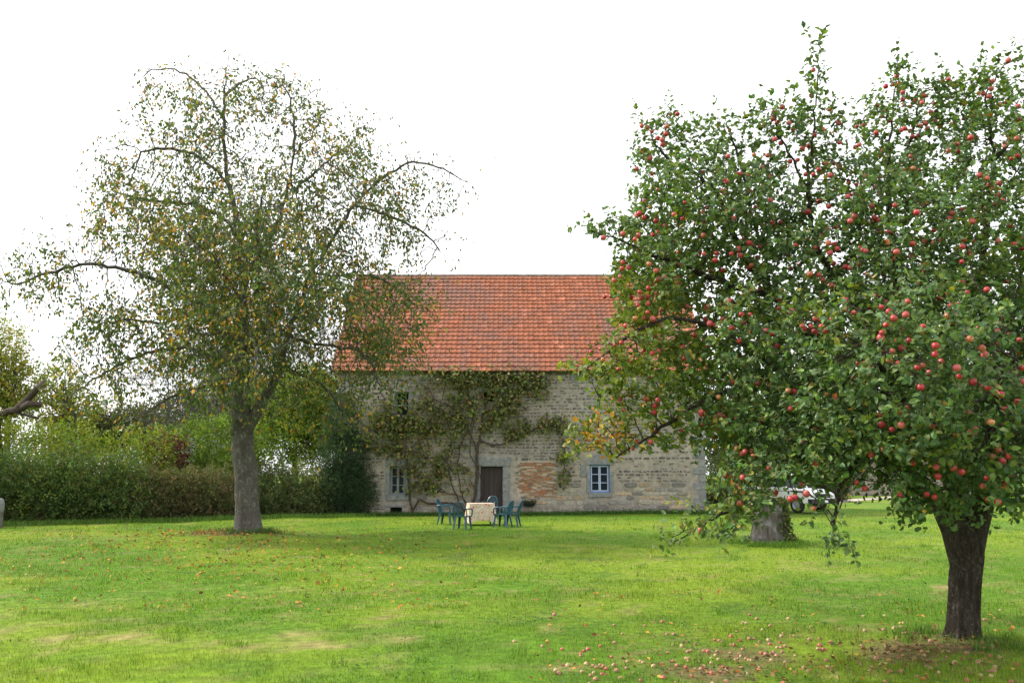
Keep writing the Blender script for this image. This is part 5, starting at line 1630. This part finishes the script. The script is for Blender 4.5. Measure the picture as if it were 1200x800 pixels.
for k, i in enumerate(order[len(protos):]):
    o = meshes[rng.choice(4, p=[.35, .3, .2, .15])].copy(); COL.objects.link(o)
    o.location = spots[i] - AO; o.rotation_euler = (rng.normal(0, .45), rng.normal(0, .45), rng.random() * 6.28)
    s = rng.uniform(.85, 1.12); o.scale = (s, s, s * rng.uniform(.92, 1.0))
mb = MB(); so_ = set(order)
for i in range(len(spots)):
    if i in so_: continue
    pm = protos[rng.choice(4, p=[.35, .3, .2, .15])]
    R_ = np.array(Matrix.Rotation(rng.normal(0, .45), 3, 'X') @ Matrix.Rotation(rng.random() * 6.28, 3, 'Z'))
    mb.add(pm.v[0] @ R_.T * rng.uniform(.82, 1.1) + spots[i] - AO, pm.loops[0].reshape(-1, 4), pm.c[0])
o = mb.build('apples', M['apple'], apple_tree, smooth=True); o['kind'] = 'stuff'
print('apples', len(spots), nfront)

# fallen apples
KIND = [('red', 'red fallen apple lying in the grass near the apple tree', 'red windfall apples on the lawn'),
        ('tan', 'tan rotting apple lying in the grass near the apple tree', 'tan windfall apples on the lawn'),
        ('pale', 'pale yellowish windfall apple lying in the grass near the apple tree', 'yellowish windfall apples on the lawn')]
COLS = {'red': (.36, .085, .06), 'tan': (.31, .15, .08), 'pale': (.38, .27, .12)}
px = np.concatenate([rng.normal(825, 85, 62), rng.uniform(640, 1180, 64), rng.normal(890, 80, 36), rng.normal(690, 25, 14), rng.uniform(1000, 1195, 22)])
py = np.concatenate([rng.normal(779, 20, 62), rng.uniform(712, 798, 64), rng.normal(756, 14, 36), rng.normal(786, 8, 14), rng.uniform(740, 798, 22)])
fp = {}
for a, b in zip(px, py):
    if b > 812 or b < 700: continue
    g = G(a, b)
    if (g[0] - AT[0]) ** 2 + (g[1] - AT[1]) ** 2 < .1: continue
    k = rng.choice(3, p=[.28, .44, .28]); kd, lab, grp = KIND[k]
    r = rng.choice([rng.uniform(.016, .021), rng.uniform(.020, .028)])
    z = hz(g[0], g[1]) + r * .05 + .004
    if kd not in fp:
        mb = apple_mesh_data(.03, 'red'); base = np.array(COLS[kd]); cc = mb.c[0]
        nv = fbm(mb.v[0] * 60, 9, 2)[:, None]
        mb.c[0] = base * (.55 + .9 * nv)
        o = mb.build('fallen_apple', M['apple'], None, smooth=True); fp[kd] = o
        tag(o, lab, 'apple', grp)
    else:
        o = fp[kd].copy(); COL.objects.link(o)
    o.location = (g[0], g[1], z); o.rotation_euler = (rng.random() * 6, rng.random() * 6, rng.random() * 6); s = r / .03; o.scale = (s, s, s)
